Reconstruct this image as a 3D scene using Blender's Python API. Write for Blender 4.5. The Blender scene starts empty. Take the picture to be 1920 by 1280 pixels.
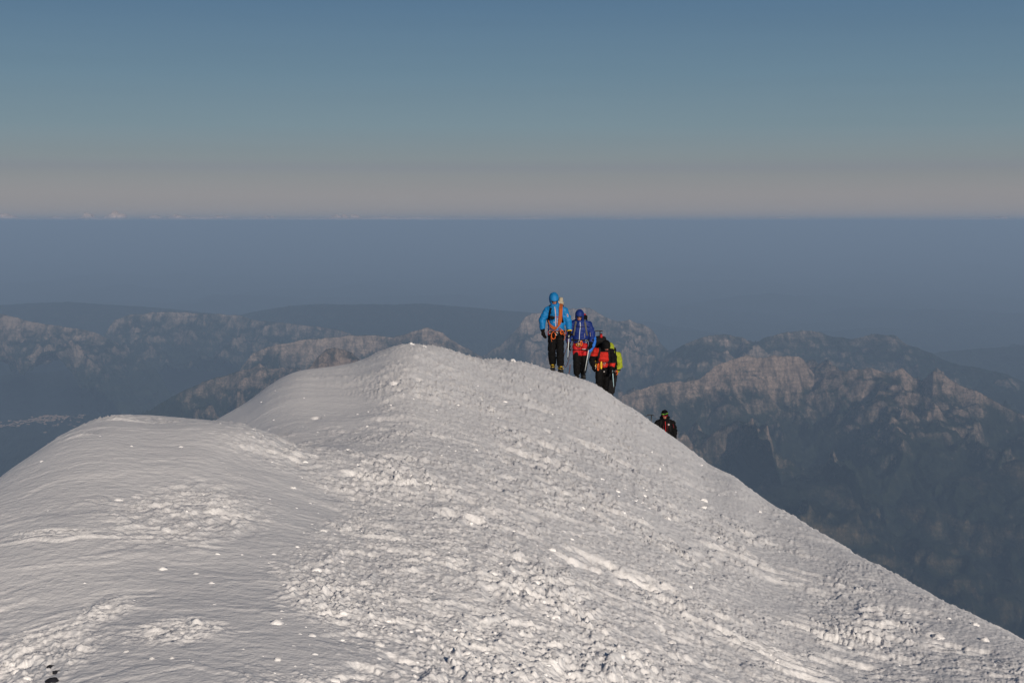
import bpy, bmesh, math, random
import numpy as np
from mathutils import Vector, Matrix, noise as mnoise

random.seed(7)
R = math.radians
scene = bpy.context.scene
col = scene.collection

# ------------------------------------------------------------------ camera, sky, sun, exposure
FPX = 2700.0                                    # focal length in photo pixels (1920 wide)
PITCH = math.atan((640 - 415) / FPX)
cam_d = bpy.data.cameras.new('camera')
cam_d.sensor_width = 36.0
cam_d.lens = 36.0 * FPX / 1920.0
cam_d.clip_start = 0.1
cam_d.clip_end = 900000.0
cam = bpy.data.objects.new('camera', cam_d)
cam.rotation_euler = (math.pi / 2 - PITCH, 0, 0)
col.objects.link(cam)
scene.camera = cam

SUN_EL, SUN_AZ = R(19.5), R(180 - 19)           # azimuth clockwise from +Y: behind the camera, to the right
world = bpy.data.worlds.new('World')
scene.world = world
world.use_nodes = True
wn, wl = world.node_tree.nodes, world.node_tree.links
wn.clear()
sky = wn.new('ShaderNodeTexSky')
sky.sky_type = 'NISHITA'
sky.sun_disc = False
sky.sun_elevation = SUN_EL
sky.sun_rotation = SUN_AZ
sky.altitude = 3000
sky.air_density = 1.0
sky.dust_density = 1.5
sky.ozone_density = 2.0
tc = wn.new('ShaderNodeTexCoord')
sep = wn.new('ShaderNodeSeparateXYZ')
wl.new(tc.outputs['Generated'], sep.inputs[0])
ramp = wn.new('ShaderNodeValToRGB')             # dusky band low over the horizon, all the way round
mr = wn.new('ShaderNodeMapRange')
mr.inputs['From Min'].default_value = -0.05
mr.inputs['From Max'].default_value = 0.45
wl.new(sep.outputs['Z'], mr.inputs['Value'])
wl.new(mr.outputs[0], ramp.inputs[0])
def srgb(r, g, b):
    f = lambda c: (c / 255 / 12.92) if c / 255 <= 0.04045 else ((c / 255 + 0.055) / 1.055) ** 2.4
    return (f(r), f(g), f(b), 1.0)
def zpos(z): return (z + 0.05) / 0.50
SKYSTOPS = [(-0.05, (112, 116, 124)), (0.0, (152, 144, 144)), (0.018, (151, 145, 145)), (0.031, (141, 142, 143)), (0.0363, (135, 138, 144)), (0.043, (134, 142, 145)),
            (0.065, (122, 142, 151)), (0.10, (107, 134, 151)), (0.145, (90, 121, 147)), (0.22, (58, 86, 118)), (0.45, (30, 48, 74))]
els = ramp.color_ramp.elements
els[0].position, els[0].color = zpos(SKYSTOPS[0][0]), srgb(*SKYSTOPS[0][1])
els[1].position, els[1].color = zpos(SKYSTOPS[-1][0]), srgb(*SKYSTOPS[-1][1])
for z, c in SKYSTOPS[1:-1]:
    e = els.new(zpos(z)); e.color = srgb(*c)
bg_sky = wn.new('ShaderNodeBackground'); bg_sky.inputs['Strength'].default_value = 0.05
bg_grad = wn.new('ShaderNodeBackground'); bg_grad.inputs['Strength'].default_value = 1.26
wl.new(sky.outputs[0], bg_sky.inputs[0])
wmap = wn.new('ShaderNodeMapping'); wmap.inputs['Scale'].default_value = (2.2, 2.2, 55)
wl.new(tc.outputs['Generated'], wmap.inputs[0])
wnz = wn.new('ShaderNodeTexNoise'); wnz.inputs['Scale'].default_value = 1.6; wnz.inputs['Detail'].default_value = 5
wl.new(wmap.outputs[0], wnz.inputs['Vector'])
wmr = wn.new('ShaderNodeMapRange'); wmr.inputs['To Min'].default_value = 0.965; wmr.inputs['To Max'].default_value = 1.035
wl.new(wnz.outputs[0], wmr.inputs['Value'])
wsc = wn.new('ShaderNodeVectorMath'); wsc.operation = 'SCALE'      # faint uneven layers in the air
wl.new(ramp.outputs[0], wsc.inputs[0]); wl.new(wmr.outputs[0], wsc.inputs['Scale'])
wl.new(wsc.outputs[0], bg_grad.inputs[0])
mixw = wn.new('ShaderNodeMixShader'); mixw.inputs[0].default_value = 0.88
wl.new(bg_sky.outputs[0], mixw.inputs[1]); wl.new(bg_grad.outputs[0], mixw.inputs[2])
wout = wn.new('ShaderNodeOutputWorld')
wl.new(mixw.outputs[0], wout.inputs[0])

sun_d = bpy.data.lights.new('sun', 'SUN')
sun_d.energy = 5.0
sun_d.angle = R(0.5)
sun_d.color = (1.0, 0.87, 0.735)
sun = bpy.data.objects.new('sun', sun_d)
SUN_DIR = Vector((math.sin(SUN_AZ) * math.cos(SUN_EL), math.cos(SUN_AZ) * math.cos(SUN_EL), math.sin(SUN_EL)))
sun.rotation_euler = SUN_DIR.to_track_quat('Z', 'Y').to_euler()
sun.location = (20, -40, 30)
col.objects.link(sun)

vs = scene.view_settings
vs.view_transform = 'Standard'; vs.look = 'None'; vs.gamma = 1.0
vs.use_curve_mapping = False
vs.exposure = -0.36
scene.cycles.use_denoising = True
scene.cycles.max_bounces = 6
scene.cycles.diffuse_bounces = 3
scene.cycles.volume_bounces = 0

# ------------------------------------------------------------------ helpers
CP, SP = math.cos(PITCH), math.sin(PITCH)
def pix(px, py):
    """photo pixel -> (X/Y, -Z/Y): lateral and downward slope of its sight line"""
    px = np.asarray(px, float); py = np.asarray(py, float)
    a = (px - 960) / FPX; b = (py - 640) / FPX      # camera right, camera down
    Y = CP - b * SP
    Z = -SP - b * CP
    return a / Y, -Z / Y
def at(px, py, Y):
    u, t = pix(px, py)
    return Vector((float(u) * Y, Y, -float(t) * Y))
def sstep(a, b, x):
    t = np.clip((x - a) / (b - a), 0, 1); return t * t * (3 - 2 * t)

_rng = np.random.RandomState(3)
_P = _rng.permutation(4096).astype(np.int32)
_GA = (_rng.rand(4096) * 2 * math.pi).astype(np.float32)
_GX, _GY = np.cos(_GA), np.sin(_GA)
_RV = _rng.rand(4096).astype(np.float32)
def _cell(ix, iy, seed):
    return _P[(_P[(ix + seed * 131) & 4095] + iy) & 4095]
def pn(x, y, seed=0):
    x = np.asarray(x, np.float64); y = np.asarray(y, np.float64)
    x0 = np.floor(x); y0 = np.floor(y); fx = (x - x0).astype(np.float32); fy = (y - y0).astype(np.float32)
    ix = x0.astype(np.int32); iy = y0.astype(np.int32)
    sx = fx * fx * fx * (fx * (fx * 6 - 15) + 10); sy = fy * fy * fy * (fy * (fy * 6 - 15) + 10)
    out = []
    for dx, dy in ((0, 0), (1, 0), (0, 1), (1, 1)):
        h = _cell(ix + dx, iy + dy, seed)
        out.append(_GX[h] * (fx - dx) + _GY[h] * (fy - dy))
    return 1.5 * ((out[0] * (1 - sx) + out[1] * sx) * (1 - sy) + (out[2] * (1 - sx) + out[3] * sx) * sy)
def fbm(x, y, seed=0, o=4, gain=0.5, lac=2.03):
    s = 0; a = 1.0
    for i in range(o):
        s = s + a * pn(x, y, seed + i * 17); x = x * lac + 3.1; y = y * lac + 7.7; a *= gain
    return s
def ridged(x, y, seed=0, o=5, gain=0.5, lac=2.07):
    s = 0; a = 1.0; w = 1.0; n = 0.0
    for i in range(o):
        r = (1 - np.abs(pn(x, y, seed + i * 31))) ** 2
        s = s + a * r * w; n += a; w = np.clip(r * 1.4, 0, 1)
        x = x * lac + 5.3; y = y * lac + 1.7; a *= gain
    return s / n
def worley(x, y, seed=0, jit=0.9):
    x0 = np.floor(x); y0 = np.floor(y); ix = x0.astype(np.int32); iy = y0.astype(np.int32)
    fx = (x - x0).astype(np.float32); fy = (y - y0).astype(np.float32)
    f1 = np.full(x.shape, 9.0, np.float32); f2 = f1.copy(); idv = np.zeros(x.shape, np.float32)
    for dx in (-1, 0, 1):
        for dy in (-1, 0, 1):
            h = _cell(ix + dx, iy + dy, seed)
            a = dx + 0.5 + jit * (_RV[h] - 0.5) - fx; b = dy + 0.5 + jit * (_RV[(h + 977) & 4095] - 0.5) - fy
            d = a * a + b * b
            near = d < f1
            f2 = np.where(near, f1, np.minimum(f2, d)); idv = np.where(near, _RV[(h + 2011) & 4095], idv); f1 = np.where(near, d, f1)
    return np.sqrt(f1), np.sqrt(f2), idv

def grid_mesh(name, X, Y, Z, mat, smooth=True):
    r, c = X.shape
    co = np.stack([X, Y, Z], -1).reshape(-1, 3).astype(np.float32)
    i = np.arange(r * c).reshape(r, c)
    q = np.stack([i[:-1, :-1], i[:-1, 1:], i[1:, 1:], i[1:, :-1]], -1).reshape(-1, 4)
    me = bpy.data.meshes.new(name)
    me.vertices.add(len(co)); me.vertices.foreach_set('co', co.ravel())
    me.loops.add(q.size); me.loops.foreach_set('vertex_index', q.ravel().astype(np.int32))
    me.polygons.add(len(q)); me.polygons.foreach_set('loop_start', (np.arange(len(q)) * 4).astype(np.int32))
    me.polygons.foreach_set('use_smooth', np.full(len(q), smooth))
    me.update(calc_edges=True)
    me.materials.append(mat)
    o = bpy.data.objects.new(name, me); col.objects.link(o)
    return o
def tag(o, label=None, cat=None, group=None, kind=None):
    if label: o['label'] = label
    if cat: o['category'] = cat
    if group: o['group'] = group
    if kind: o['kind'] = kind
    return o

# ------------------------------------------------------------------ materials
def new_mat(name):
    m = bpy.data.materials.new(name); m.use_nodes = True
    nt = m.node_tree; b = nt.nodes['Principled BSDF']
    return m, nt, b
def nnoise(nt, scale, detail=4, rough=0.55, vec=None):
    n = nt.nodes.new('ShaderNodeTexNoise')
    n.inputs['Scale'].default_value = scale; n.inputs['Detail'].default_value = detail; n.inputs['Roughness'].default_value = rough
    if vec is not None: nt.links.new(vec, n.inputs['Vector'])
    return n
def nramp(nt, fac, stops):
    r = nt.nodes.new('ShaderNodeValToRGB'); e = r.color_ramp.elements
    e[0].position, e[0].color = stops[0][0], (*stops[0][1], 1)
    e[1].position, e[1].color = stops[-1][0], (*stops[-1][1], 1)
    for p, c in stops[1:-1]:
        k = e.new(p); k.color = (*c, 1)
    nt.links.new(fac, r.inputs[0]); return r
def nmath(nt, op, a, b=None, c=None, clamp=False):
    n = nt.nodes.new('ShaderNodeMath'); n.operation = op; n.use_clamp = clamp
    for k, v in enumerate((a, b, c)):
        if v is None: continue
        if isinstance(v, (int, float)): n.inputs[k].default_value = v
        else: nt.links.new(v, n.inputs[k])
    return n.outputs[0]
def nmix(nt, fac, a, b):
    n = nt.nodes.new('ShaderNodeMix'); n.data_type = 'RGBA'
    if isinstance(fac, (int, float)): n.inputs[0].default_value = fac
    else: nt.links.new(fac, n.inputs[0])
    for k, v in ((6, a), (7, b)):
        if isinstance(v, tuple): n.inputs[k].default_value = (*v[:3], 1)
        else: nt.links.new(v, n.inputs[k])
    return n.outputs[2]
def nbump(nt, h, strength, dist, prev=None):
    n = nt.nodes.new('ShaderNodeBump'); n.inputs['Strength'].default_value = strength; n.inputs['Distance'].default_value = dist
    nt.links.new(h, n.inputs['Height'])
    if prev is not None: nt.links.new(prev, n.inputs['Normal'])
    return n.outputs[0]

def make_snow():
    m, nt, b = new_mat('snow')
    co = nt.nodes.new('ShaderNodeTexCoord').outputs['Object']
    big = nnoise(nt, 1.3, 3, 0.5, co)
    c = nramp(nt, big.outputs[0], [(0.3, (0.845, 0.85, 0.865)), (0.7, (0.89, 0.895, 0.905))])
    nt.links.new(c.outputs[0], b.inputs['Base Color'])
    b.inputs['Roughness'].default_value = 0.62
    b.inputs['Specular IOR Level'].default_value = 0.25
    fine = nnoise(nt, 55, 4, 0.6, co)
    mid = nnoise(nt, 14, 4, 0.6, co)
    n1 = nbump(nt, mid.outputs[0], 0.35, 0.035)
    n2 = nbump(nt, fine.outputs[0], 0.4, 0.008, n1)
    nt.links.new(n2, b.inputs['Normal'])
    return m
M = {'snow': make_snow()}

def make_rock(name, rock_a, rock_b, veg_a, veg_b, slope0, slope1, zlo, zhi, nsc=0.0012):
    """pale limestone on steep faces and high up, dark meadow and wood on the gentle low ground"""
    m, nt, b = new_mat(name)
    co = nt.nodes.new('ShaderNodeTexCoord').outputs['Object']
    geo = nt.nodes.new('ShaderNodeNewGeometry')
    sepn = nt.nodes.new('ShaderNodeSeparateXYZ'); nt.links.new(geo.outputs['Normal'], sepn.inputs[0])
    sepp = nt.nodes.new('ShaderNodeSeparateXYZ'); nt.links.new(co, sepp.inputs[0])
    def mapped(rot, sc):
        mp = nt.nodes.new('ShaderNodeMapping'); nt.links.new(co, mp.inputs[0])
        mp.inputs['Rotation'].default_value = rot; mp.inputs['Scale'].default_value = sc
        return mp.outputs[0]
    n1 = nnoise(nt, nsc, 6, 0.6, co); n2 = nnoise(nt, nsc * 6, 8, 0.7, co)
    strata = nnoise(nt, nsc * 2.5, 7, 0.62, mapped((0.1, 0.22, 0), (1, 0.6, 11)))        # dipping beds
    chute = nnoise(nt, nsc * 9, 6, 0.62, mapped((0, 0.25, 0.35), (1, 0.25, 0.42)))           # gullies and scree runs down the fall line
    fine = nnoise(nt, nsc * 26, 5, 0.7, co)
    rock = nramp(nt, strata.outputs[0], [(0.34, rock_a), (0.62, rock_b)])
    rk = nmix(nt, nramp(nt, chute.outputs[0], [(0.36, (0.75, 0.75, 0.75)), (0.56, (0, 0, 0))]).outputs[0], rock.outputs[0], tuple(0.42 * x for x in rock_a))
    rk = nmix(nt, nramp(nt, fine.outputs[0], [(0.35, (0.6, 0.6, 0.6)), (0.6, (0, 0, 0))]).outputs[0], rk, tuple(0.5 * x for x in rock_a))
    veg = nramp(nt, n2.outputs[0], [(0.36, veg_a), (0.66, veg_b)])
    steep = nmath(nt, 'MULTIPLY_ADD', sepn.outputs['Z'], -1.0 / (slope0 - slope1), slope0 / (slope0 - slope1))
    steep = nmath(nt, 'MINIMUM', nmath(nt, 'MAXIMUM', steep, -0.6), 1.0)
    high = nmath(nt, 'MULTIPLY_ADD', sepp.outputs['Z'], 1.0 / (zhi - zlo), -zlo / (zhi - zlo))
    high = nmath(nt, 'MINIMUM', nmath(nt, 'MAXIMUM', high, -1.2), 1.1)
    f = nmath(nt, 'ADD', nmath(nt, 'MULTIPLY', steep, 0.7), high)
    f = nmath(nt, 'ADD', f, nmath(nt, 'MULTIPLY_ADD', n1.outputs[0], 1.6, -0.8))
    f = nmath(nt, 'ADD', f, nmath(nt, 'MULTIPLY_ADD', chute.outputs[0], 2.2, -1.1))
    f = nmath(nt, 'ADD', f, nmath(nt, 'MULTIPLY_ADD', fine.outputs[0], 1.6, -0.8))
    f = nmath(nt, 'MULTIPLY_ADD', f, 0.9, -0.45, clamp=True)
    c = nmix(nt, f, veg.outputs[0], rk)
    nt.links.new(c, b.inputs['Base Color'])
    b.inputs['Roughness'].default_value = 0.95
    b.inputs['Specular IOR Level'].default_value = 0.0
    nb1 = nbump(nt, chute.outputs[0], 0.8, 130)
    nt.links.new(nbump(nt, n2.outputs[0], 0.7, 110, nb1), b.inputs['Normal'])
    return m
M['rock'] = make_rock('limestone', (0.27, 0.205, 0.165), (0.50, 0.385, 0.31), (0.012, 0.019, 0.018), (0.040, 0.048, 0.030), 0.88, 0.62, -2720, -2150)
M['rock_far'] = make_rock('far_limestone', (0.26, 0.205, 0.168), (0.50, 0.40, 0.33), (0.012, 0.020, 0.020), (0.034, 0.042, 0.030), 0.88, 0.62, -2900, -2100, 0.0009)
M['forest'] = make_rock('wooded_land', (0.09, 0.08, 0.05), (0.21, 0.165, 0.11), (0.008, 0.013, 0.014), (0.034, 0.042, 0.027), 0.70, 0.40, -4500, -2400)

def simple(name, colr, rough=0.7, spec=0.3, metal=0.0, bump=0.0, bscale=120.0, vary=0.12):
    m, nt, b = new_mat(name)
    co = nt.nodes.new('ShaderNodeTexCoord').outputs['Object']
    n = nnoise(nt, 9, 4, 0.6, co)
    lo = tuple(max(0, x * (1 - vary)) for x in colr); hi = tuple(min(1, x * (1 + vary)) for x in colr)
    nt.links.new(nramp(nt, n.outputs[0], [(0.3, lo), (0.7, hi)]).outputs[0], b.inputs['Base Color'])
    b.inputs['Roughness'].default_value = rough; b.inputs['Specular IOR Level'].default_value = spec; b.inputs['Metallic'].default_value = metal
    if bump:
        n2 = nnoise(nt, bscale, 3, 0.6, co)
        nt.links.new(nbump(nt, n2.outputs[0], bump, 0.004), b.inputs['Normal'])
    return m
for nm, c, r, s in [('sky_blue_fabric', (0.004, 0.150, 0.39), .6, .3), ('royal_blue_fabric', (0.004, 0.020, 0.145), .6, .3), ('black_fabric', (0.0045, 0.0045, 0.005), .8, .1),
                    ('charcoal_fabric', (0.012, 0.012, 0.013), .8, .1), ('red_fabric', (0.38, 0.005, 0.008), .65, .3), ('orange_red_fabric', (0.48, 0.018, 0.010), .65, .3), ('lime_fabric', (0.25, 0.30, 0.015), .65, .3),
                    ('grey_fabric', (0.08, 0.08, 0.08), .8, .2), ('beige_fabric', (0.36, 0.32, 0.24), .8, .2), ('bright_blue_fabric', (0.015, 0.13, 0.52), .6, .3),
                    ('yellow_plastic', (0.72, 0.46, 0.02), .5, .4), ('black_rubber', (0.012, 0.012, 0.012), .6, .3), ('orange_rope', (0.36, 0.09, 0.025), .85, .1), ('orange_tape', (0.72, 0.13, 0.02), .7, .2),
                    ('skin', (0.42, 0.20, 0.13), .55, .4), ('white_tape', (0.62, 0.58, 0.58), .6, .3), ('wine_tape', (0.30, 0.015, 0.03), .6, .3), ('brown_rope', (0.14, 0.05, 0.035), .85, .1),
                    ('green_band', (0.16, 0.42, 0.05), .6, .3), ('dark_lens', (0.012, 0.010, 0.010), .12, .6), ('red_lens', (0.20, 0.008, 0.012), .15, .6), ('hair', (0.03, 0.018, 0.012), .7, .2)]:
    M[nm] = simple(nm, c, r, s, bump=0.25 if 'fabric' in nm else 0.0)
M['steel'] = simple('steel', (0.55, 0.55, 0.56), 0.35, 0.5, 0.9)
M['dark_steel'] = simple('dark_steel', (0.06, 0.06, 0.065), 0.4, 0.5, 0.7)
M['pale_alloy'] = simple('pale_alloy', (0.55, 0.60, 0.60), 0.5, 0.4, 0.1)
M['blue_alloy'] = simple('blue_alloy', (0.40, 0.60, 0.66), 0.5, 0.4, 0.1)

# ------------------------------------------------------------------ the snow ridge
def curve_px(pts):
    p = np.array(pts, float); u, t = pix(p[:, 0], p[:, 1])
    ug = np.linspace(-1.7, 1.7, 3401)
    S = np.interp(ug, u, t); D = np.interp(ug, u, p[:, 2])
    def sm(a, w):
        k = np.exp(-0.5 * (np.arange(-4 * w, 4 * w + 1) / w) ** 2); k /= k.sum()
        return np.convolve(np.pad(a, 4 * w, mode='edge'), k, 'valid')
    return ug, sm(S, 4), sm(D, 8), sm(S, 75), sm(D, 75)
BASE = curve_px([(-2600, 1500, 4), (-300, 1300, 12), (0, 1085, 15), (200, 935, 17), (300, 862, 18), (400, 792, 19), (430, 775, 19.5), (470, 750, 20), (500, 725, 20.5), (530, 706, 21), (560, 694, 21.5), (600, 690, 22), (650, 684, 22.5),
                 (680, 675, 23), (710, 660, 23.5), (735, 649, 24), (770, 645, 24), (800, 649, 25), (850, 661, 26.5), (900, 674, 28), (940, 679, 30), (965, 677, 31.5), (1000, 684, 32.4), (1035, 694, 32.8), (1070, 703, 33.2),
                 (1110, 716, 34), (1140, 736, 35), (1160, 752, 35.5), (1180, 764, 35.5), (1200, 775, 35), (1225, 795, 34.5), (1270, 825, 33.5), (1320, 865, 31), (1385, 898, 27.5), (1430, 935, 25), (1500, 976, 21.8), (1600, 1035, 18.2),
                 (1700, 1090, 15.8), (1800, 1143, 14), (1920, 1203, 12.4), (2100, 1300, 10.5), (2400, 1450, 8.6), (2900, 1680, 6.8), (3700, 2000, 5.2), (5500, 2500, 3.6)])
HUMP = curve_px([(-3600, 2300, 3.0), (-1600, 1700, 4.6), (-700, 1330, 6.0), (-300, 1085, 7.5), (-100, 960, 8.8), (0, 892, 9.8), (40, 862, 10.2), (100, 822, 10.8), (150, 797, 11.3), (195, 781, 11.8), (230, 775, 12.2), (290, 778, 12.8), (360, 785, 13.2),
                 (400, 789, 13.6), (450, 796, 14), (520, 818, 14.3), (600, 870, 14.3), (750, 1000, 14), (1000, 1250, 13), (2600, 2200, 10)])
KH = 1.55
def column(u, d, C, e, c):
    S = np.interp(u, C[0], C[1]); D = np.interp(u, C[0], C[2])
    Ss = np.interp(u, C[0], C[3]); Ds = np.interp(u, C[0], C[4])
    w = 1 / d - 1 / D
    wp = np.maximum(w, 0)
    z1 = -d * (S + KH * wp * wp / (wp + e / D))
    bl = sstep(0.40, 0.97, d / D)                     # crest shapes die out towards the viewer
    zs = -d * (Ss - KH / Ds) - KH
    z1 = z1 * bl + zs * (1 - bl)
    dl = np.maximum(d - D, 0)
    dm = np.minimum(dl, 0.45 / c)
    z2 = -S * d - 0.005 * dl - c * dm * dm - 2 * c * dm * (dl - dm)
    return np.where(w > 0, z1, z2)
def snow_macro(x, y):
    y = np.maximum(y, 0.5)
    u = x / y
    cb = 0.03 - 0.0185 * sstep(0.0, 0.04, u) * (1 - sstep(0.12, 0.17, u))
    zb = column(u, y, BASE, 0.10, cb)
    zh = column(u, y, HUMP, 0.12, 0.12)
    k = 0.05 + 0.95 * (1 - sstep(4, 13.2, y))
    h = np.clip(0.5 + 0.5 * (zb - zh) / k, 0, 1)
    z = zh * (1 - h) + zb * h + k * h * (1 - h)
    # drift filling the hollow between hump and crest
    return z + 0.17 * np.exp(-((x + 2.05) / 0.7) ** 2 - ((y - 11.4) / 2.0) ** 2) * (1 - sstep(11.3, 13.2, y)) + 0.16 * np.exp(-((x + 1.65) / 0.8) ** 2 - ((y - 9.6) / 2.6) ** 2)
def snow_hit(px, py):
    """ground point under a photo pixel (first hit of its sight line)"""
    u, t = pix(px, py)
    d = 1 / np.linspace(1 / 3.2, 1 / 60, 900)
    z = snow_macro(u * d, d)
    k = np.argmax(z >= -t * d)
    if z[k] < -t * d[k]: return None
    return float(u * d[k]), float(d[k])

PATCHES = []
for px, py, rx, ry in [(355, 965, .42, .9), (40, 1240, .30, .5), (330, 1185, .18, .22), (200, 1140, .12, .2), (550, 850, .5, 1.0)]:
    h = snow_hit(px, py)
    if h: PATCHES.append((h[0], h[1], rx, ry))

def snow_detail(x, y):
    wx = x + 0.25 * fbm(x * 0.7, y * 0.7, 3, 3); wy = y + 0.42 * fbm(x * 0.6 + 9, y * 0.5, 5, 4, 0.55)
    # wind streaks run across the ridge and bend down the right flank
    ang = 0.12 - 0.05 * sstep(0.0, 3.5, x) + 0.22 * fbm(x * 0.35, y * 0.25, 99, 2)
    sx = wx * np.cos(ang) + wy * np.sin(ang); sy = -wx * np.sin(ang) + wy * np.cos(ang)
    lo = fbm(x * 0.55, y * 0.35, 8, 3)
    right = sstep(0.3, 1.7, x + 0.5 * lo - 0.07 * (y - 6))
    left = 1 - sstep(-1.25, -0.35, x + 0.085 * (y - 6) + 0.7 * fbm(x * 0.8, y * 0.45, 12, 3))
    path = np.clip(1 - left - 0.7 * right, 0, 1)
    gate = sstep(-0.25, 0.45, fbm(x * 0.6, y * 0.4, 44, 3))
    pgate = 0.12 + 0.88 * sstep(-0.35, 0.35, fbm(x * 0.9, y * 0.6, 77, 4))
    far = 1 + 0.02 * np.clip(y - 8, 0, 25)
    z = 0.03 * fbm(x * 0.45, y * 0.35, 21, 2)
    # sastrugi: long wind-cut plates with crisp broken edges, tapering away downwind
    def plate(kx, ky, seed, th, soft=0.22):
        n = fbm(sx * kx, sy * ky, seed, 4, 0.55)
        return sstep(th, th + soft, n) * (0.45 + np.minimum(n, 1.0)), n
    p0, n0 = plate(1.15, 3.4, 31, 0.26); p1_, n1 = plate(1.9, 6.5, 37, 0.22); p2, n2 = plate(4.4, 15.0, 41, 0.24, 0.25); p3, n3 = plate(8.0, 40.0, 45, 0.25, 0.3)
    gr = (0.12 + 0.88 * sstep(-0.15, 0.35, fbm(x * 0.8 + 3, y * 0.6, 57, 3))) * (1 - 0.6 * sstep(2.8, 3.8, x))
    gl = gate * sstep(-0.1, 0.5, fbm(x * 0.9, y * 1.1, 49, 2)); wind = (0.015 + 0.6 * gl) * left + gr * right + 0.42 * path
    z = z + (0.026 * p0 * (0.12 * left + gr * right + 0.4 * path) + 0.024 * p1_ * (0.15 + 0.85 * gate) * (0.5 + 0.5 * pgate) * wind + 0.013 * p2 * (0.3 + 0.7 * gate) * wind + 0.006 * p3 * ((0.02 + 0.35 * gl) * left + 0.25 * right + 0.6 * path)) * (0.7 + 0.3 * far)
    z = z + (0.0015 * n1 + 0.005 * fbm(sx * 0.7, sy * 2.2, 47, 2)) * left
    # trodden crust: plates, clods and crumbs
    j = 0.3 * pn(x * 9, y * 9, 3)
    f1, f2, idv = worley(wx * 5.0 + j, wy * 4.0 + j, 51)
    plates = (idv - 0.5) * 0.018 * sstep(0.02, 0.30, f2 - f1)
    g1, g2, idg = worley(wx * 17.0 + 1.4 * j, wy * 14.0 - j, 61)
    clods = np.maximum(0, 0.36 - g1 * g1) * (0.05 + idg ** 4 * 2.2) * 0.050
    h1, h2, idh = worley(x * 38.0 + j, y * 32.0 + j, 71)
    crumbs = np.maximum(0, 0.32 - h1 * h1) * (0.10 + idh ** 3 * 1.8) * 0.026
    k1, k2, idk = worley(x * 75.0 + j, y * 60.0, 73)
    crumbs = crumbs + np.maximum(0, 0.32 - k1 * k1) * (0.1 + idk ** 2 * 1.5) * 0.013
    rough = fbm(x * 7, y * 6, 87, 4, 0.62)
    trod = (path + 0.25 * right * pgate) * pgate * far
    flake = ridged(sx * 5.0, sy * 9.0, 91, 5, 0.68, 2.2) - 0.35
    grain = fbm(sx * 22.0, sy * 34.0, 95, 3, 0.7)
    z = z + 0.8 * plates * trod + 0.8 * clods * trod + crumbs * (1.35 * path + 0.25 * right * pgate) * (0.55 + 0.45 * pgate) * far + 0.009 * rough * (path + 0.5 * right) * (0.4 + 0.6 * pgate) * far
    z = z + (0.018 * flake * (0.4 + 0.6 * pgate) + 0.004 * grain) * (path + 0.2 * right) * far
    # chewed-up crust in patches on the smooth left side
    for (ax, ay, rx, ry) in PATCHES:
        m = np.exp(-(((x - ax) / rx) ** 2 + ((y - ay) / ry) ** 2) ** 2)
        z = z + m * (plates * 1.1 + 0.4 * clods + crumbs * 0.5 + 0.026 * flake + 0.006 * rough - 0.004)
    return z

us = np.concatenate([np.linspace(-1.5, -0.40, 70)[:-1], np.linspace(-0.40, 0.40, 1060), np.linspace(0.40, 1.5, 70)[1:]])
ds = np.concatenate([1 / np.linspace(1 / 1.2, 1 / 4.2, 50)[:-1], 1 / np.linspace(1 / 4.2, 1 / 50.0, 690), np.geomspace(50.5, 240, 40)])
U, D_ = np.meshgrid(us, ds)
X, Y = U * D_, D_
Z = snow_macro(X, Y)
for r0 in range(0, len(ds), 120):
    Z[r0:r0 + 120] += snow_detail(X[r0:r0 + 120], Y[r0:r0 + 120])
def local(ax, ay, rx, ry):
    r0, r1 = np.searchsorted(ds, [max(ay - ry, 1.21), ay + ry]); y0 = max(ay - ry, 1.3)
    c0, c1 = np.searchsorted(us, [min((ax - rx) / y0, (ax - rx) / (ay + ry)), max((ax + rx) / y0, (ax + rx) / (ay + ry))])
    return slice(r0, r1), slice(c0, c1)
# kicked steps: crust broken away on the near side of a ragged edge
rs = np.random.RandomState(11)
SCARPS = [(1165, 1062, 95, .09), (1085, 1048, 45, .05), (1225, 1085, 50, .06), (1130, 845, 70, .08), (1020, 860, 90, .06), (760, 860, 60, .05), (520, 850, 60, .035), (1650, 1225, 70, .08), (1555, 1195, 30, .07), (1420, 1010, 60, .06),
          (1330, 975, 50, .06), (1480, 1090, 70, .07), (1700, 1140, 60, .07), (1790, 1205, 70, .09), (1280, 1190, 60, .05), (40, 1235, 50, .05), (1590, 1235, 60, .07)]
for _ in range(60):
    SCARPS.append((rs.uniform(600, 1750), rs.uniform(740, 1275), rs.uniform(14, 45), rs.uniform(.015, .045)))
for px, py, wpx, dep in SCARPS:
    h = snow_hit(px, py)
    if not h: continue
    ax, ay = h; w = wpx / FPX * ay; ph = rs.uniform(-1, 1)
    sl = local(ax, ay, 2 * w, 5 * w)
    x, y = X[sl], Y[sl]
    if x.size == 0: continue
    dx = (x - ax) / w; n = 0.5 * fbm(x * 5 / max(w, .1) * .2, y * 5, int(ph * 100) + 200, 4, 0.6)
    dy = (y - ay) / w + 0.6 * dx * ph + 0.5 * dx * dx + n
    m = np.exp(-dx ** 4) * (1 - sstep(-0.45, 0.10, dy)) * np.exp(np.minimum(0, dy) * 0.8)
    Z[sl] -= dep * (0.5 + 0.035 * ay) * (0.6 if ax > 1.5 else 1.0) * m * (1 + 0.5 * pn(x * 12, y * 12, 9))
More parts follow.
